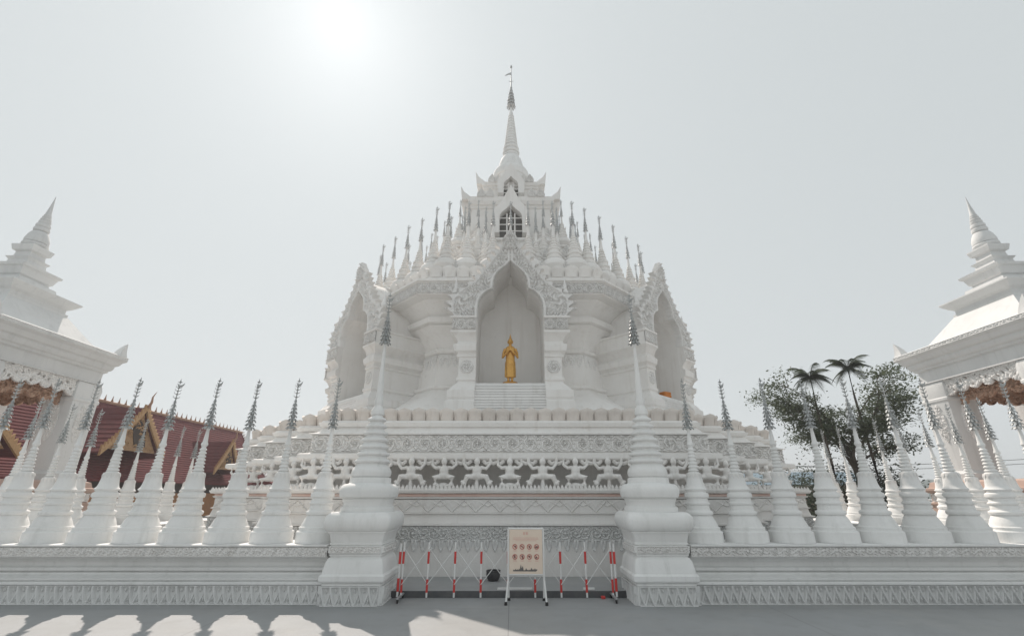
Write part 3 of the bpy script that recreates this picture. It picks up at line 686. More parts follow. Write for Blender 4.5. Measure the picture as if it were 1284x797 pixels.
TW = [(10.6,2.6),(11.0,2.6),(11.05,2.5),(11.5,2.4),(11.9,2.35),(11.94,2.46),(12.05,2.46),(12.1,2.3),(12.2,2.2),(12.25,2.12),(13.75,2.05),(13.8,2.12),(13.9,2.12),(13.94,2.2),(14.1,2.28),(14.3,2.28),(14.35,2.1),(14.4,1.85),(14.5,1.65),(14.56,1.52),(15.25,1.46),(15.3,1.54),(15.4,1.54),(15.44,1.62),(15.6,1.64),(15.66,1.5),(15.7,1.25),(15.9,1.15),(15.96,1.05),(16.2,1.0)]
MB().loft([cross(h, z) for z, h in TW], True, True, True).build('tower', 'temple', T, 25)
SPI = [(16.1,.84),(16.3,.90),(16.5,.90),(16.55,.82),(16.8,.80),(16.9,.82),(16.95,.88),(17.1,.93),(17.28,.92),(17.42,.84),(17.48,.70),(17.52,.62),(17.56,.66),(17.7,.66),(17.95,.61),(18.2,.54),(18.36,.44),(18.42,.34),(18.5,.40),(18.58,.40),(18.62,.35)] + rings(18.62,.43,19.2,.36,2,.05) + rings(19.2,.345,21.4,.13,11,.026) + [(21.35,.11),(21.5,.12),(21.6,.08),(22.0,.05)]
MB().lathe(SPI, 40).build('needle_spire', 'white', T, 30)
c = obj('crown', crown_mesh('crown', 2.3, .235, 7, 12, 'silverl'), T); c.location.z = 21.9
mbf = MB(); mbf.lathe([(0,.04),(1.6,.018)], 8); mbf.ell((0,0,1.62), (.07,.07,.1))
mbf.prism([(-.02, .98), (-.12, 1.02), (-.36, .90), (-.26, 1.03), (-.10, 1.12), (-.02, 1.16)], lambda p: (p[0], -.015, p[1]), lambda p: (p[0], .015, p[1]))
for a in (0, math.pi/2): mbf.tube([(.14*math.cos(a), .14*math.sin(a), .5), (0, 0, .46), (-.14*math.cos(a), -.14*math.sin(a), .5)], .014, 5)
f = mbf.build('finial', 'silver', T); f.location.z = 23.4
# tower openings with bars and gables
def tower_gable(hw, z0, z1, yf, peak, name='tower_gable'):
    op = [(hw, z0), (hw, z1 - hw*.5), (hw*.8, z1 - hw*.1), (hw*.4, z1 + hw*.25), (0, z1 + hw*.75)]
    out = [(hw + .28, z0), (hw + .30, z1 - hw*.4), (hw*1.1 + .2, z1 + .1), (hw*.6 + .12, z1 + hw*.6 + .2), (.12, peak - .25), (0, peak)]
    g_ = MB().prism(arch_poly(out, op), lambda p: (p[0], -yf, p[1]), lambda p: (p[0], -yf + .5, p[1])).build(name, 'temple', T, 25)
    full = op + [(-x, z) for x, z in reversed(op[:-1])]
    MB().prism(full, lambda p: (p[0], -yf + .42, p[1]), lambda p: (p[0], -yf + .48, p[1])).build('opening_shade_panel', 'inner_shade', g_, 0)  # solid back panel, the dimness inside is put into its colour
    b = MB()
    for i in range(3): b.box(-hw, hw, -yf + .18, -yf + .21, z0 + (z1 - z0)*(.15 + .3*i), z0 + (z1 - z0)*(.15 + .3*i) + .04)
    for i in range(2): b.box(-hw*.35 + i*hw*.7 - .03, -hw*.35 + i*hw*.7 + .03, -yf + .2, -yf + .26, z0, z1)
    b.build('window_bars', 'temple', g_, 0)
tower_gable(.50, 12.25, 13.35, 2.55, 14.75)
tower_gable(.34, 14.75, 15.45, 1.95, 16.5)
# upswept corner horns
hn = MB().prism([(0,0),(.55,0),(.62,.75),(.45,.42),(.2,.2)], lambda p: (p[0], -.06, p[1]), lambda p: (p[0], .06, p[1])).mesh('corner_horn', 'temple', 30)
for z, hx, hy in ((14.3, 1.72, 2.05), (15.6, 1.12, 1.45), (12.05, 1.85, 2.2)):
    for sx in (-1, 1):
        for sy in (-1, 1):
            o = obj('corner_horn', hn, T); o.location = (sx*hx, sy*hy, z - .05); o.rotation_euler[2] = 0 if sx > 0 else math.pi; o.scale = (.95, 1.8, .95)
for (x, z, yy) in ((-1.75, 11.0, -3.0), (1.75, 11.0, -3.0), (-1.05, 11.0, -3.05), (1.05, 11.0, -3.05)):
    mini(x, yy, z, .72, 0)

# ------------------------------------------------------------------ statues in the niches
def buddha_mesh():
    mb = MB()
    mb.loft([[(rx*math.cos(2*math.pi*j/20), -.01 + ry*math.sin(2*math.pi*j/20), z) for j in range(20)] for z, rx, ry in
             [(.15,.125,.075),(.16,.135,.08),(.4,.135,.08),(.6,.14,.085),(.72,.14,.09),(.84,.135,.09),(.95,.155,.09),(1.02,.15,.075),(1.06,.11,.06),(1.09,.05,.045)]], True, True, True)
    for s in (-1, 1):
        mb.tube([(s*.055, 0, .05), (s*.058, 0, .2)], .04); mb.ell((s*.06, -.05, .035), (.042, .085, .032))
        mb.tube([(s*.155, 0, 1.0), (s*.215, -.0, .87), (s*.235, -.04, .735), (s*.13, -.14, .83), (s*.02, -.165, .93)], [.048, .042, .04, .033, .027])
        mb.ell((s*.005, -.17, .965), (.03, .02, .055))
        for q in range(4): mb.tube([(s*.0 - s*.02*q, -.175, .95 + .01*q), (-s*.02 - s*.02*q, -.185, 1.0 + .005*q)], .009, 5)
        mb.ell((s*.078, .0, 1.21), (.014, .02, .05))
        mb.tube([(s*.11, .02, .62), (s*.13, .02, .35), (s*.14, .02, .17)], [.05, .045, .035])
    mb.tube([(0, 0, 1.06), (0, 0, 1.14)], .045); mb.ell((0, -.005, 1.21), (.072, .078, .095)); mb.ell((0, -.083, 1.205), (.012, .018, .022)); mb.ell((0, -.072, 1.165), (.024, .014, .009))
    for s in (-1, 1): mb.ell((s*.028, -.07, 1.225), (.017, .012, .007))
    mb.ell((0, .01, 1.275), (.066, .07, .05)); mb.ell((0, .01, 1.32), (.036, .036, .03)); mb.lathe([(1.33, .026), (1.36, .03), (1.40, .016), (1.47, .006)], 8)
    return remesh(mb, 'buddha_statue', 'gold', .0085)
bu = buddha_mesh()
lot = MB().lathe([(0,.22),(.03,.23),(.045,.20),(.06,.20),(.075,.215),(.085,.19)], 24).mesh('lotus_base', 'gold', 40)
for k, lab in ((0, 'golden standing Buddha statue with crossed hands in the central niche'),):
    pos = facepos(k, 0, 7.0 if k == 0 else 6.35, 4.53)
    t = thing('buddha_statue', lab, 'statue', (pos[0], pos[1] + YC, pos[2]), R(45*k))
    b_ = obj('figure', bu, t); b_.location.z = .07; b_.scale = (.92, .98, 1.0); obj('lotus_base', lot, t)

pos = facepos(1, 0.22, 6.92, 4.53)
t = thing('robe_bundle', 'small folded bundle of orange cloth in the right diagonal niche', 'cloth', (pos[0], pos[1] + YC, pos[2]), R(30)); t.scale = (1.2, 1.2, 1.25)
M['robe'] = mat('orange_robe_cloth', (.62, .24, .07), .85, col2=(.50, .18, .05), scale=12, bump=.4, bscale=18)
for i_, (a_, b_) in enumerate(((.17, .0), (.155, .075), (.14, .15))):
    MB().loft([[(x*q_ + .012*i_, y*q_*.75 - .01*i_, b_ + z) for x, y, z in sq(a_, h_, .05, 4)] for h_, q_ in ((0, .93), (.012, 1), (.05, 1.0), (.066, .97), (.074, .86))], True, True, True).build('folded_layer', 'robe', t, 50)

# ------------------------------------------------------------------ folding barrier, sign, pot
BY = 9.0
t = thing('folding_barrier', 'expandable red and white post barrier with lattice bars closing the gate', 'barrier', (0, BY, 0))
xs = [-1.86, -1.42, -.95, -.49, -.02, .45, .90, 1.34, 1.79]
for i, x in enumerate(xs):
    end = i in (0, len(xs) - 1); lean = (-.035 if i < 4 else .0)
    p = MB().tube([(x, 0, .045), (x, 0, .90)], .016, 10).build('post', 'postw', t)
    for z0, z1 in ((.12, .32), (.56, .75)): MB().tube([(x, 0, z0), (x, 0, z1)], .0195, 10).build('red_band', 'postr', p)
    MB().tube([(x, 0, .885), (x, 0, .935)], .012, 8).build('post_cap', 'steel', p)
    if end:
        s = -1 if i == 0 else 1
        p2 = MB().tube([(x + s*.055, -.03, .06), (x + s*.055, -.03, .88)], .019, 10).build('post', 'postw', t)
        for z0, z1 in ((.14, .34), (.56, .75)): MB().tube([(x + s*.055, -.03, z0), (x + s*.055, -.03, z1)], .0225, 10).build('red_band', 'postr', p2)
        ft = MB().box(x - .02, x + .02, -.26, .22, .055, .085, .006).build('foot', 'steel', t, 0)
        for yy in (-.23, .19): MB().lathe([(-.012, .03), (-.008, .034), (.008, .034), (.012, .03)], 14).xf(lambda q: (x + q[2], yy + q[0], .034 + q[1])).build('castor', 'black', ft)
bars = 0
for i in range(len(xs) - 1):
    for (za, zb, yo) in ((.24, .80, -.024), (.80, .24, .024)):
        b = MB().tube([(xs[i], yo, za), (xs[i+1], yo, zb)], .0065, 6).build('lattice_bar', 'postw', t)
for (x, l) in ((-.02, .42), (1.45, .2)):
    pass
t = thing('notice_sign', 'pinkish notice board with red prohibition icons on a white stand', 'sign', (.29, 8.80, 0), R(-2))
TL = -.05
MB().box(-.285, .285, -.012, .012, .43, 1.12, .004).build('board', 'board', t, 0)
fr = MB()
for s in (-1, 1): fr.tube([(s*.305, 0, .09), (s*.305, 0, 1.135)], .017, 10)
fr.tube([(-.305, 0, 1.13), (.305, 0, 1.13)], .017, 10); fr.tube([(-.305, 0, .42), (.305, 0, .42)], .014, 10)
fr.build('frame', 'postw', t)
for s in (-1, 1):
    lg = MB().tube([(s*.305, .02, .36), (s*.335, -.17, .03)], .016, 8).build('leg', 'postw', t)
    MB().tube([(s*.305, .02, .36), (s*.30, .19, .03)], .016, 8).build('leg', 'postw', t)
    for yy, xx in ((-.17, .335), (.19, .30)): MB().lathe([(0, .026), (.05, .022)], 10).xf(lambda q: (s*xx + q[0], yy + q[1], q[2])).build('rubber_foot', 'black', lg)
def ring2(mb, cx, cz, r, wd, y, n=20):
    for k in range(n):
        a, b = 2*math.pi*k/n, 2*math.pi*(k + 1)/n
        mb.add([(cx + rr*math.cos(q), y, cz + rr*math.sin(q)) for rr, q in ((r, a), (r, b), (r - wd, b), (r - wd, a))], [(0,1,2,3)])
def quad(mb, cx, cz, w_, h_, y, rot=0):
    c, s = math.cos(rot), math.sin(rot)
    mb.add([(cx + x*c - z*s, y, cz + x*s + z*c) for x, z in ((-w_/2,-h_/2),(w_/2,-h_/2),(w_/2,h_/2),(-w_/2,h_/2))], [(0,1,2,3)])
for i in range(2):
    for j in range(4):
        cx = -.19 + j*.125; cz = .845 - i*.155; a = MB(); ring2(a, cx, cz, .042, .010, -.0155); quad(a, cx, cz, .07, .009, -.0165, R(-45)); a.build('prohibition_icon', 'ink', t, 0)
        d = MB(); rr = random.Random(i*4 + j)
        for q in range(3): quad(d, cx + rr.uniform(-.012, .012), cz + rr.uniform(-.014, .014), rr.uniform(.014, .034), rr.uniform(.012, .03), -.0145 - q*.0003, rr.uniform(-.6, .6))
        d.build('icon_figure', 'inkd', t, 0)
        quad_ = MB(); quad(quad_, cx, cz - .062, .06, .008, -.0145); quad_.build('icon_caption', 'palered', t, 0)
a = MB()
for (cx, cz) in ((-.03, 1.055), (.02, 1.055)):
    for q in range(3): quad(a, cx, cz + (q - 1)*.014, .036, .006, -.0145)
    quad(a, cx, cz, .006, .044, -.0150)
a.build('heading', 'palered', t, 0)
a = MB()
for q in range(3): quad(a, 0, .985 - q*.022, .44 - .08*(q == 2), .005, -.0145)
a.build('text_line', 'palered', t, 0)
# printed skyline at the foot of the board
sk = [(-.22,.47)]; rr = random.Random(3); x = -.22
while x < .17:
    hgt = rr.uniform(.015, .05) + (.06 if abs(x + .08) < .03 else 0); sk += [(x, .475 + hgt*.5), (x + .012, .475 + hgt), (x + .024, .475 + hgt*.5)]; x += .03
sk += [(.17, .47)]
MB().prism(list(reversed(sk)), lambda p: (p[0], -.0152, p[1]), lambda p: (p[0], -.0145, p[1])).build('printed_skyline', 'inkd', t, 0)

t = thing('pot', 'dark round glazed pot standing by the temple base behind the barrier', 'pot', (-.32, 10.2, .108)); t.scale = (.78, .78, .72)
MB().lathe([(0,.12),(.02,.135),(.08,.165),(.16,.18),(.22,.175),(.235,.185),(.255,.185),(.26,.17),(.25,.155),(.12,.15),(.10,.02)], 28).build('bowl', 'potm', t)
for x, lab in ((.10, 'white plank lying on the step behind the notice sign'), (1.42, 'short white plank lying on the step near the right gate pillar')):
    L = .62 if x < 1 else .2
    o = MB().box(x - L/2, x + L/2, 9.26, 9.31, .110, .145, .005).build('plank', 'postw', None, 0); tag(o, lab, 'plank', 'planks on the step')
o = MB().box(1.60, 1.67, 9.10, 9.16, .001, .045, .008).build('red_block', 'postr', None, 0); tag(o, 'small dull red block on the ground by the right end of the barrier', 'block')

# ------------------------------------------------------------------ gate pavilions left and right
def horn(c, dx, dy, s):
    mb = MB(); r = []
    for i in range(6):
        q = i/5; w_ = .16*s*(1 - q)**.8 + .004; px = c[0] + dx*.10*s*q**2; py = c[1] + dy*.10*s*q**2; z = c[2] + .52*s*q
        r.append([(px - w_, py - w_, z), (px + w_, py - w_, z), (px + w_, py + w_, z), (px - w_, py + w_, z)])
    return mb.loft(r, True, True, True)
def pavilion(label, x):
    t = thing('gate_pavilion', label, 'pavilion', (x, 14.0, 0), 0, 'pavilions flanking the temple')
    MB().loft([sq(h, z) for z, h in [(0,2.55),(1.35,2.55),(1.38,2.6),(1.42,2.6),(1.44,2.5),(1.72,2.5),(1.74,2.62),(1.8,2.66),(1.86,2.66),(1.88,2.5),(2.05,2.45),(2.07,2.38),(2.10,2.3)]], True, True, True).build('plinth', 'warmwall', t, 20)
    for k in range(4):
        an = R(90*k); U = (math.cos(an), math.sin(an), 0); N = (math.sin(an), -math.cos(an), 0)
        relief('scroll_band', 'carvedw', (N[0]*2.505 - U[0]*2.45, N[1]*2.505 - U[1]*2.45, 1.45), U, (0,0,1), N, 4.9, .26, pat_vine, .03, .02, t)
    for sx in (-1, 1):
        for sy in (-1, 1):
            pr = []
            for z, h in [(2.10,.56),(2.3,.56),(2.33,.52),(2.4,.48),(4.6,.48),(4.65,.51),(4.72,.51),(4.76,.48),(5.1,.50),(5.29,.46)]:
                pr.append([(sx*1.58 + a, sy*1.68 + b, z) for a, b, _ in sq(h, 0, .03, 2)])
            p = MB().loft(pr, True, True, True).build('column', 'pav', t, 25)
            for (U, N) in (((1,0,0),(0,-1,0)), ((0,1,0),(1,0,0)), ((0,-1,0),(-1,0,0))):
                cx, cy = sx*1.58 + N[0]*.483, sy*1.68 + N[1]*.483
                relief('leaf_panel', 'carvedw', (cx - U[0]*.2, cy - U[1]*.2, 3.3), U, (0,0,1), N, .40, 1.25, lambda u, v, h: pat_flame(np.abs(u - .2)*1.6, v, h), .04, .016, p, lambda u, v, h: np.abs(u - .2) < .19*np.sin(np.pi*v/h)**.6)
    # pierced hanging valance: white outer layer, brown carved inner layer
    for k in range(4):
        an = R(90*k); U = (math.cos(an), math.sin(an), 0); N = (math.sin(an), -math.cos(an), 0)
        def vmask(lo):
            def f(u, v, h):
                c = np.abs(u - 1.85)/1.85; arch = np.interp(c, [0, .55, .78, .85, 1.0], [lo, lo - .05, lo - .25, lo - 1.15, lo - 1.25])
                sc_ = .13*np.abs(np.sin(np.pi*(u - 1.85)/.42))
                holes = (np.sin(19*u)*np.sin(17*v + 3*np.sin(5*u)) > .72)
                return (v > np.maximum(arch - sc_ + .1, 0.02)) & ~holes
            return f
        relief('outer_valance', 'carvedw', (N[0]*1.97 - U[0]*1.85, N[1]*1.97 - U[1]*1.85, 3.75), U, (0,0,1), N, 3.7, 1.6, lambda u, v, h: pat_flame(u, v, h), .05, .02, t, vmask(1.12), .05)
        relief('inner_valance', 'valance', (N[0]*1.62 - U[0]*1.85, N[1]*1.62 - U[1]*1.85, 3.75), U, (0,0,1), N, 3.7, 1.6, lambda u, v, h: pat_flame(u, v, h), .05, .02, t, vmask(.82), .05)
    MB().loft([sq(h, z) for z, h in [(5.30,1.55),(5.30,2.08),(5.34,2.08),(5.36,2.02),(5.72,2.02),(5.76,2.10),(5.82,2.10),(5.86,2.16),(5.95,2.20),(6.02,2.20),(6.06,2.27),(6.20,2.34),(6.24,2.40),(6.27,2.42),(6.40,2.42),(6.44,2.36),(6.48,1.95),(6.50,1.0)]], True, True, True).build('eave', 'pav', t, 20)
    for k in range(4):
        an = R(90*k); U = (math.cos(an), math.sin(an), 0); N = (math.sin(an), -math.cos(an), 0)
        relief('eave_band', 'carved', (N[0]*2.423 - U[0]*2.4, N[1]*2.423 - U[1]*2.4, 6.275), U, (0,0,1), N, 4.8, .12, pat_vine, .02, .02, t)
    rf = MB().loft([sq(h, z) for z, h in [(6.46,1.82),(7.50,1.02),(7.52,1.02),(7.58,1.02),(7.60,.96),(7.72,.96),(7.76,1.0),(7.80,1.06),(7.98,1.22),(8.02,1.22),(8.04,.95),(8.10,.70),(8.34,.66),(8.38,.52),(8.46,.50),(8.50,.56),(8.72,.62),(8.76,.68),(8.84,.70),(8.86,.5),(8.92,.36),(9.12,.33),(9.16,.36),(9.22,.40),(9.26,.28),(9.45,.26),(9.50,.34),(9.66,.38),(9.70,.38),(9.72,.2)]], True, True, True).build('tiered_roof', 'pav', t, 12)
    MB().lathe([(9.70,.22),(9.74,.33),(9.80,.36),(9.86,.35),(9.87,.29),(9.90,.33),(10.0,.335),(10.06,.32),(10.2,.28),(10.32,.22),(10.35,.16),(10.38,.21),(10.44,.225),(10.50,.21),(10.51,.16),(10.56,.20),(10.62,.205),(10.66,.19),(10.67,.14),(10.74,.17),(10.79,.165),(10.80,.12),(10.86,.15),(10.90,.14),(10.91,.10),(10.95,.125),(10.99,.12),(11.0,.09),(11.04,.105),(11.10,.085),(11.5,.038),(11.86,.006)], 24).build('spire', 'pav', rf, 30)
    for sx in (-1, 1):
        for sy in (-1, 1): horn((sx*2.22, sy*2.22, 6.42), sx, sy, 1.0).build('corner_horn', 'pav', t, 30)
    return t
pavilion('white square gate pavilion with tiered roof and carved valance, at the left edge', -16.7)
pavilion('white square gate pavilion with tiered roof and carved valance, at the right edge', 16.7)

# ------------------------------------------------------------------ red roofed hall on the left
H = thing('temple_hall', 'long temple hall with dark red tiled roof and gilded gables behind the left balustrade', 'hall', (-29, 12, 0))
RX, RZ, EX, EZ, HL = 0.0, 7.8, 4.4, 2.45, 38.0
MB().box(-3.6, 3.4, 0, HL - .6, 0, 2.6).build('wall', 'orange', H, 0)
mbw = MB().box(-3.6, 3.45, .2, HL - 1, 1.75, 2.46).build('eave_beam', 'darkwood', H, 0)
def slope(t): return (RX + (EX - RX)*t, RZ + (EZ - RZ)*(1 - (1 - t)**1.18))
mb = MB(); n = 30
for s in (1, -1):
    for k in range(n):
        a, b = slope(k/n), slope((k + 1)/n); ov = .055
        pts = [(s*a[0], a[1] + .0), (s*b[0], b[1] + ov), (s*b[0], b[1] - .06), (s*a[0], a[1] - .12)]
        mb.loft([[(x, 0, z) for x, z in pts], [(x, HL, z) for x, z in pts]], True, True, True)
tag(mb.build('tile_courses', 'red', H, 0), kind='stuff')
MB().tube([(0, -.1, RZ + .02), (0, HL + .1, RZ + .02)], .13, 8).build('ridge', 'browncarve', H)
sp_me = MB().lathe([(0,.07),(.06,.09),(.14,.05),(.42,.01)], 6).mesh('ridge_spike', 'browncarve', 40)
for k in range(48): o = obj('ridge_spike', sp_me, H); o.location = (0, 8 + k*.62, RZ + .12)
# gable end barge with little white teeth at the far end
mb = MB()
for k in range(26):
    a = slope(k/26); b = slope((k + .7)/26); mb.add([(a[0],HL+.02,a[1]+.02),(b[0],HL+.02,b[1]+.02),(b[0]+.12,HL+.02,b[1]+.30),(a[0],HL+.2,a[1]+.02),(b[0],HL+.2,b[1]+.02),(b[0]+.12,HL+.2,b[1]+.30)], [(0,1,2),(3,5,4),(0,2,5,3),(1,4,5,2),(0,3,4,1)])
mb.build('barge_teeth', 'carvedw', H, 0)
def dormer(yc, hw, z0, z1, xf, label=None):
    d = MB()
    bk = 1.0
    for s in (-1, 1):     # two tiled slopes running back into the main roof
        for k in range(9):
            a, b = k/9, (k + 1)/9; ex = lambda q: (yc + s*hw*1.12*q, z1 - (z1 - z0)*1.06*(q**.85))
            (ya, za), (yb, zb) = ex(a), ex(b)
            d.loft([[(bk, ya, za), (bk, yb, zb + .05), (bk, yb, zb - .06), (bk, ya, za - .1)], [(xf, ya, za), (xf, yb, zb + .05), (xf, yb, zb - .06), (xf, ya, za - .1)]], True, True, True)
    o = d.build('dormer_roof', 'red', H, 0)
    tri = [(yc - hw*.86, z0 + .1), (yc + hw*.86, z0 + .1), (yc + hw*.42, z0 + (z1 - z0)*.46), (yc, z1 - .35), (yc - hw*.42, z0 + (z1 - z0)*.46)]
    MB().prism(tri, lambda p: (xf - .25, p[0], p[1]), lambda p: (xf - .45, p[0], p[1])).build('gable_panel', 'goldc', o, 0)
    dk = [(yc + hw*.02, z0 + .35), (yc + hw*.40, z0 + .35), (yc + hw*.28, z0 + (z1 - z0)*.5), (yc, z1 - .8), (yc - hw*.2, z0 + (z1-z0)*.5)]
    MB().prism(dk, lambda p: (xf - .20, p[0], p[1]), lambda p: (xf - .249, p[0], p[1])).build('opening_shade_panel', 'darkwood', o, 0)  # dark plate on the gable panel, its colour stands for an opening's shade
    cv = MB(); rr = random.Random(int(yc*10))
    for k in range(46):
        q = rr.random(); zz = z0 + .2 + (z1 - z0 - .7)*q; yy = yc + rr.uniform(-1, 1)*hw*.78*(1 - q)
        cv.tube([(xf - .24, yy - .12, zz), (xf - .17, yy, zz + .12), (xf - .22, yy + .13, zz + .02), (xf - .24, yy + .02, zz - .06)], [.03, .045, .04, .02], 5)
    tag(cv.build('gable_carving', 'goldc2', o), kind='stuff')
    for s in (-1, 1):     # bargeboard with flame teeth
        bb = MB(); N_ = 14
        for k in range(N_):
            f_ = lambda q: (yc + s*hw*1.13*q, z1 - (z1 - z0)*1.06*(q**.85) + .08)
            (ya, za), (yb, zb) = f_(k/N_), f_((k + 1)/N_)
            bb.add([(xf+.02,ya,za-.28),(xf+.02,yb,zb-.28),(xf+.02,yb,zb),(xf+.02,(ya+yb)/2 + s*.08,(za+zb)/2+.26),(xf+.02,ya,za),(xf-.1,ya,za-.28),(xf-.1,yb,zb-.28),(xf-.1,yb,zb),(xf-.1,(ya+yb)/2 + s*.08,(za+zb)/2+.26),(xf-.1,ya,za)],
                   [(0,1,2,3,4),(9,8,7,6,5),(0,4,9,5),(1,6,7,2),(2,7,8,3),(3,8,9,4),(0,5,6,1)])
        bb.build('bargeboard', 'goldc2', o, 0)
    MB().tube([(xf, yc, z1), (xf + .15, yc, z1 + .35), (xf + .12, yc, z1 + .7), (xf + .3, yc, z1 + 1.05)], [.10, .08, .05, .012], 7).build('roof_horn', 'browncarve', o)
dormer(30.2 - 12, 2.3, 4.15, 7.0, 5.0); dormer(40.6 - 12, 1.6, 3.5, 5.9, 5.0); dormer(20.4 - 12, 2.5, 3.6, 6.4, 5.0)
# white house and its dark door just past the hall
hs_ = thing('white_house', 'small white house beside the end of the red roofed hall', 'house', (-22.5, 44, 0))
MB().box(-1.6, 1.6, 0, 4, 0, 2.1).build('wall', 'white', hs_, 0); MB().box(-1.0, -.4, -.04, .02, 0, 1.7).build('door', 'darkwood', hs_, 0); MB().box(.3, .9, -.04, .02, .7, 1.5).build('window', 'dark', hs_, 0)
MB().loft([[(-1.9, y, 2.1), (1.9, y, 2.1), (0, y, 3.0)] for y in (-.3, 4.3)], True, True, True).build('roof', 'red', hs_, 0)

# ------------------------------------------------------------------ trees, palms, bushes, hills
def leaf_cloud(name, m, centres, per, sx, sz, size, parent):
    n = len(centres)*per; c = np.repeat(np.array(centres), per, 0)
    p = c[:, :3] + RNG.normal(0, 1, (n, 3))*np.array([sx, sx, sz])*c[:, 3:4]
    a = RNG.uniform(0, 2*np.pi, n); tilt = RNG.normal(0, .5, n); s = RNG.uniform(.6, 1.3, n)*size
    d = np.stack([np.cos(a)*np.cos(tilt), np.sin(a)*np.cos(tilt), np.sin(tilt)], 1); e = np.stack([-np.sin(a), np.cos(a), RNG.normal(0, .5, n)], 1)
    V = np.stack([p - d*s[:, None], p - e*s[:, None]*.42 + d*s[:, None]*.1, p + d*s[:, None], p + e*s[:, None]*.42 + d*s[:, None]*.1], 1).reshape(-1, 3)
    F = np.arange(n*4).reshape(-1, 4)
    return obj(name, npmesh(name, V, F, m, 0), parent)
def tree(label, loc, h, spread, seed):
    rr = random.Random(seed); t = thing('broadleaf_tree', label, 'tree', loc)
    mb = MB(); tips = []
    top = (rr.uniform(-.2, .2), 0, h*.45); mb.tube([(0,0,-.1), (.06, 0, h*.2), top], [.22, .17, .13], 9)
    for k in range(13):
        a = 2*math.pi*k/13 + rr.uniform(-.3, .3); z0 = h*rr.uniform(.26, .48); l = spread*rr.uniform(.45, 1.0); rise = h*rr.uniform(.08, .48)
        p0 = Vector((0, 0, z0)); pts = [p0]
        for q in range(1, 6):
            u = q/5; pts.append(Vector((math.cos(a + .25*math.sin(3*u))*l*u, math.sin(a + .25*math.sin(3*u))*l*u, z0 + rise*u**.8 + rr.uniform(-.08, .08))))
        mb.tube(pts, [.09, .07, .055, .04, .03, .012], 6)
        for q in (2, 3, 4, 5):
            for j in range(4):
                b = a + rr.uniform(-1.3, 1.3); ll = rr.uniform(.4, 1.25); e = pts[q] + Vector((math.cos(b)*ll, math.sin(b)*ll, rr.uniform(-.15, .6)))
                mb.tube([pts[q], (pts[q] + e)/2 + Vector((0, 0, .08)), e], [.025, .018, .007], 5); tips.append((e.x, e.y, e.z, rr.uniform(.6, 1.2)))
    mb.build('trunk', 'bark', t); leaf_cloud('crown', 'leaf', tips, 105, .44, .16, .085, t)
    return t
tree('spreading broadleaf tree with layered feathery foliage behind the right balustrade', (18.4, 25.5, 0), 8.8, 3.7, 4)
def palm(label, loc, h, seed):
    rr = random.Random(seed); t = thing('palm_tree', label, 'palm', loc, 0, 'palms beside the broadleaf tree')
    MB().tube([(0,0,-.1), (.05,0,h*.4), (-.04,0,h*.8), (0,0,h)], [.085,.065,.055,.045], 8).build('trunk', 'bark', t)
    for k in range(22):
        a = 2*math.pi*k*.382 + rr.uniform(-.2, .2); L = rr.uniform(1.0, 1.35); up = rr.uniform(-.1, 1.6); mb = MB(); pts = []
        for i in range(7):
            u = i/6; pts.append(Vector((math.cos(a)*L*u*.9, math.sin(a)*L*u*.9, h + L*(up*u - (1.0 + .3*up)*u*u*.75))))
        mb.tube(pts, [.022,.02,.016,.013,.01,.007,.003], 5)
        for i in range(1, 34):
            u = i/34; q = u*6; j = min(int(q), 5); p = pts[j].lerp(pts[j+1], q - j); ll = .42*math.sin(math.pi*min(u*.92 + .12, 1))
            for s in (-1, 1):
                d = Vector((-math.sin(a)*s, math.cos(a)*s, -.55)); f_ = Vector((math.cos(a), math.sin(a), 0))*.45; e = p + (d + f_).normalized()*ll; wv = Vector((math.cos(a), math.sin(a), .2))*.022
                mb.add([p - wv, p + wv, e], [(0,1,2)])
        mb.build('frond', 'palm', t, 0)
palm('taller slender palm standing before the broadleaf tree', (19.0, 25.0, 0), 8.3, 2)
palm('shorter slender palm left of the taller palm', (16.5, 24.6, 0), 7.7, 5)
def bush(label, loc, r, h, seed, m='leaf2'):
    rr = random.Random(seed); t = thing('bush', label, 'bush', loc, 0, 'bushes behind the right balustrade'); mb = MB(); tips = []
    for k in range(16):
        a = rr.uniform(0, 6.28); l = r*rr.uniform(.2, 1); z = h*rr.uniform(.35, 1)*(1 - .3*l/r); e = (math.cos(a)*l, math.sin(a)*l, z)
        mb.tube([(0,0,0), (e[0]*.4, e[1]*.4, z*.55), e], [.05, .03, .01], 5); tips.append((*e, 1)); tips.append((e[0]*.7, e[1]*.7, z*.6, 1))
    mb.build('stem', 'bark', t); leaf_cloud('foliage', m, tips, 95, .42*r/1.6, .30*h/2.4, .10, t)
bush('dark bush under the left side of the broadleaf tree', (16.2, 25.5, 0), 1.5, 3.2, 1)
bush('tall dark bush right at the broadleaf tree trunk', (18.4, 26.0, 0), 1.7, 4.0, 2)
bush('dark bush under the right side of the broadleaf tree', (20.6, 26.5, 0), 1.6, 3.5, 3)
bush('far bush between the hill and the broadleaf tree', (21.0, 36.0, 0), 2.4, 3.6, 6)
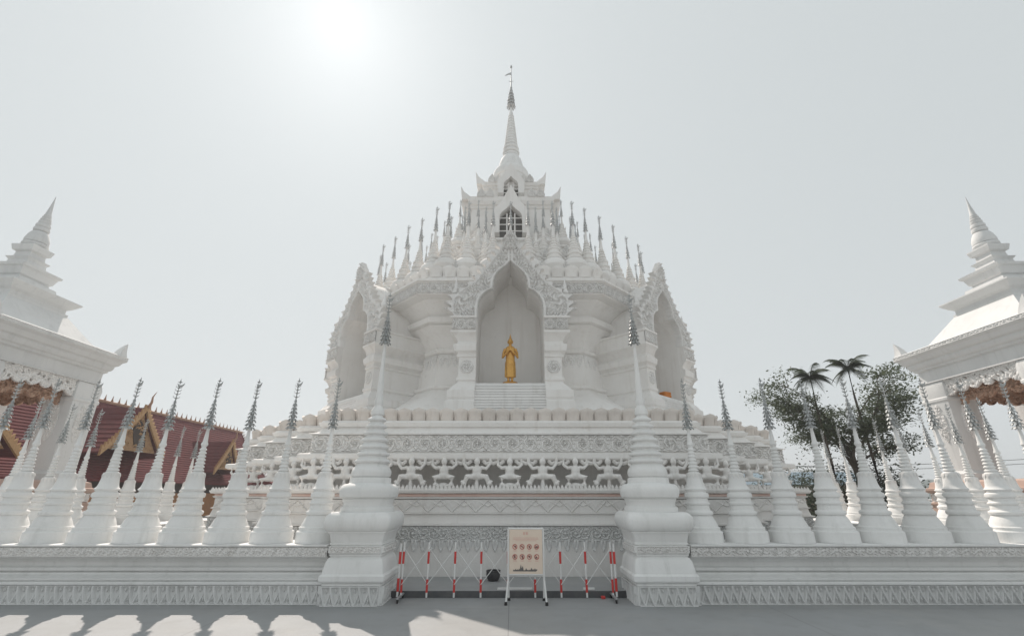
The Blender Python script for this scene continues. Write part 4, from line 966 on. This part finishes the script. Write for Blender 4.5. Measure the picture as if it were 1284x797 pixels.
bd = thing('blue_roofed_shed', 'low shed with blue-grey metal roof far behind the right balustrade', 'shed', (20.5, 40, 0))
MB().box(-3.5, 9.0, 0, 5, 0, 2.4).build('wall', 'warmwall', bd, 0); MB().loft([[(-4, y, z) for y, z in ((-.6,2.35),(2.5,3.5),(5.6,2.35),(2.5,3.42))], [(9.5, y, z) for y, z in ((-.6,2.35),(2.5,3.5),(5.6,2.35),(2.5,3.42))]], True, True, True).build('roof', 'blueroof', bd, 0)
hm = MB(); rows = []
for i in range(14):
    y = 170 + i*14; row = []
    for j in range(80):
        x = -260 + j*6.6; e = math.sin(math.pi*i/13); q = max(0.0, e*(9 + 4*math.sin(x*.021 + 1) + 2.2*math.sin(x*.07 + i) + 1.2*math.sin(x*.23 + i*2)))
        row.append((x, y, q - .3))
    rows.append(row)
hm.loft(rows, False); tag(hm.build('hills', 'hill', None, 60), kind='structure')
# overhead wires far right
wr = thing('power_line', 'thin overhead wires far away at the right edge', 'wires', (30, 40, 0))
MB().tube([(-12, 0, 0), (-12, 0, 4.0)], .09, 8).build('pole', 'steel', wr); MB().tube([(26, 0, 0), (26, 0, 5.5)], .09, 8).build('pole', 'steel', wr)
for z in (0, .35):
    MB().tube([(-12 + 38*k/12, 0, 3.5 + z + 1.5*k/12 - .5*math.sin(math.pi*k/12)) for k in range(13)], .02, 5).build('wire', 'black', wr)

# ------------------------------------------------------------------ thin morning haze
hz = MB().box(-330, 330, -60, 460, -1.0, 27.0).build('haze', None, None, 0); tag(hz, kind='stuff')
hmz = bpy.data.materials.new('haze_air'); hmz.use_nodes = True; hn_ = hmz.node_tree.nodes; hl_ = hmz.node_tree.links
hn_.remove(hn_['Principled BSDF']); pv = hn_.new('ShaderNodeVolumePrincipled'); pv.inputs['Color'].default_value = (.93, .95, .97, 1); pv.inputs['Density'].default_value = .0014; pv.inputs['Anisotropy'].default_value = .35
hl_.new(pv.outputs[0], hn_['Material Output'].inputs['Volume']); hz.data.materials.append(hmz)
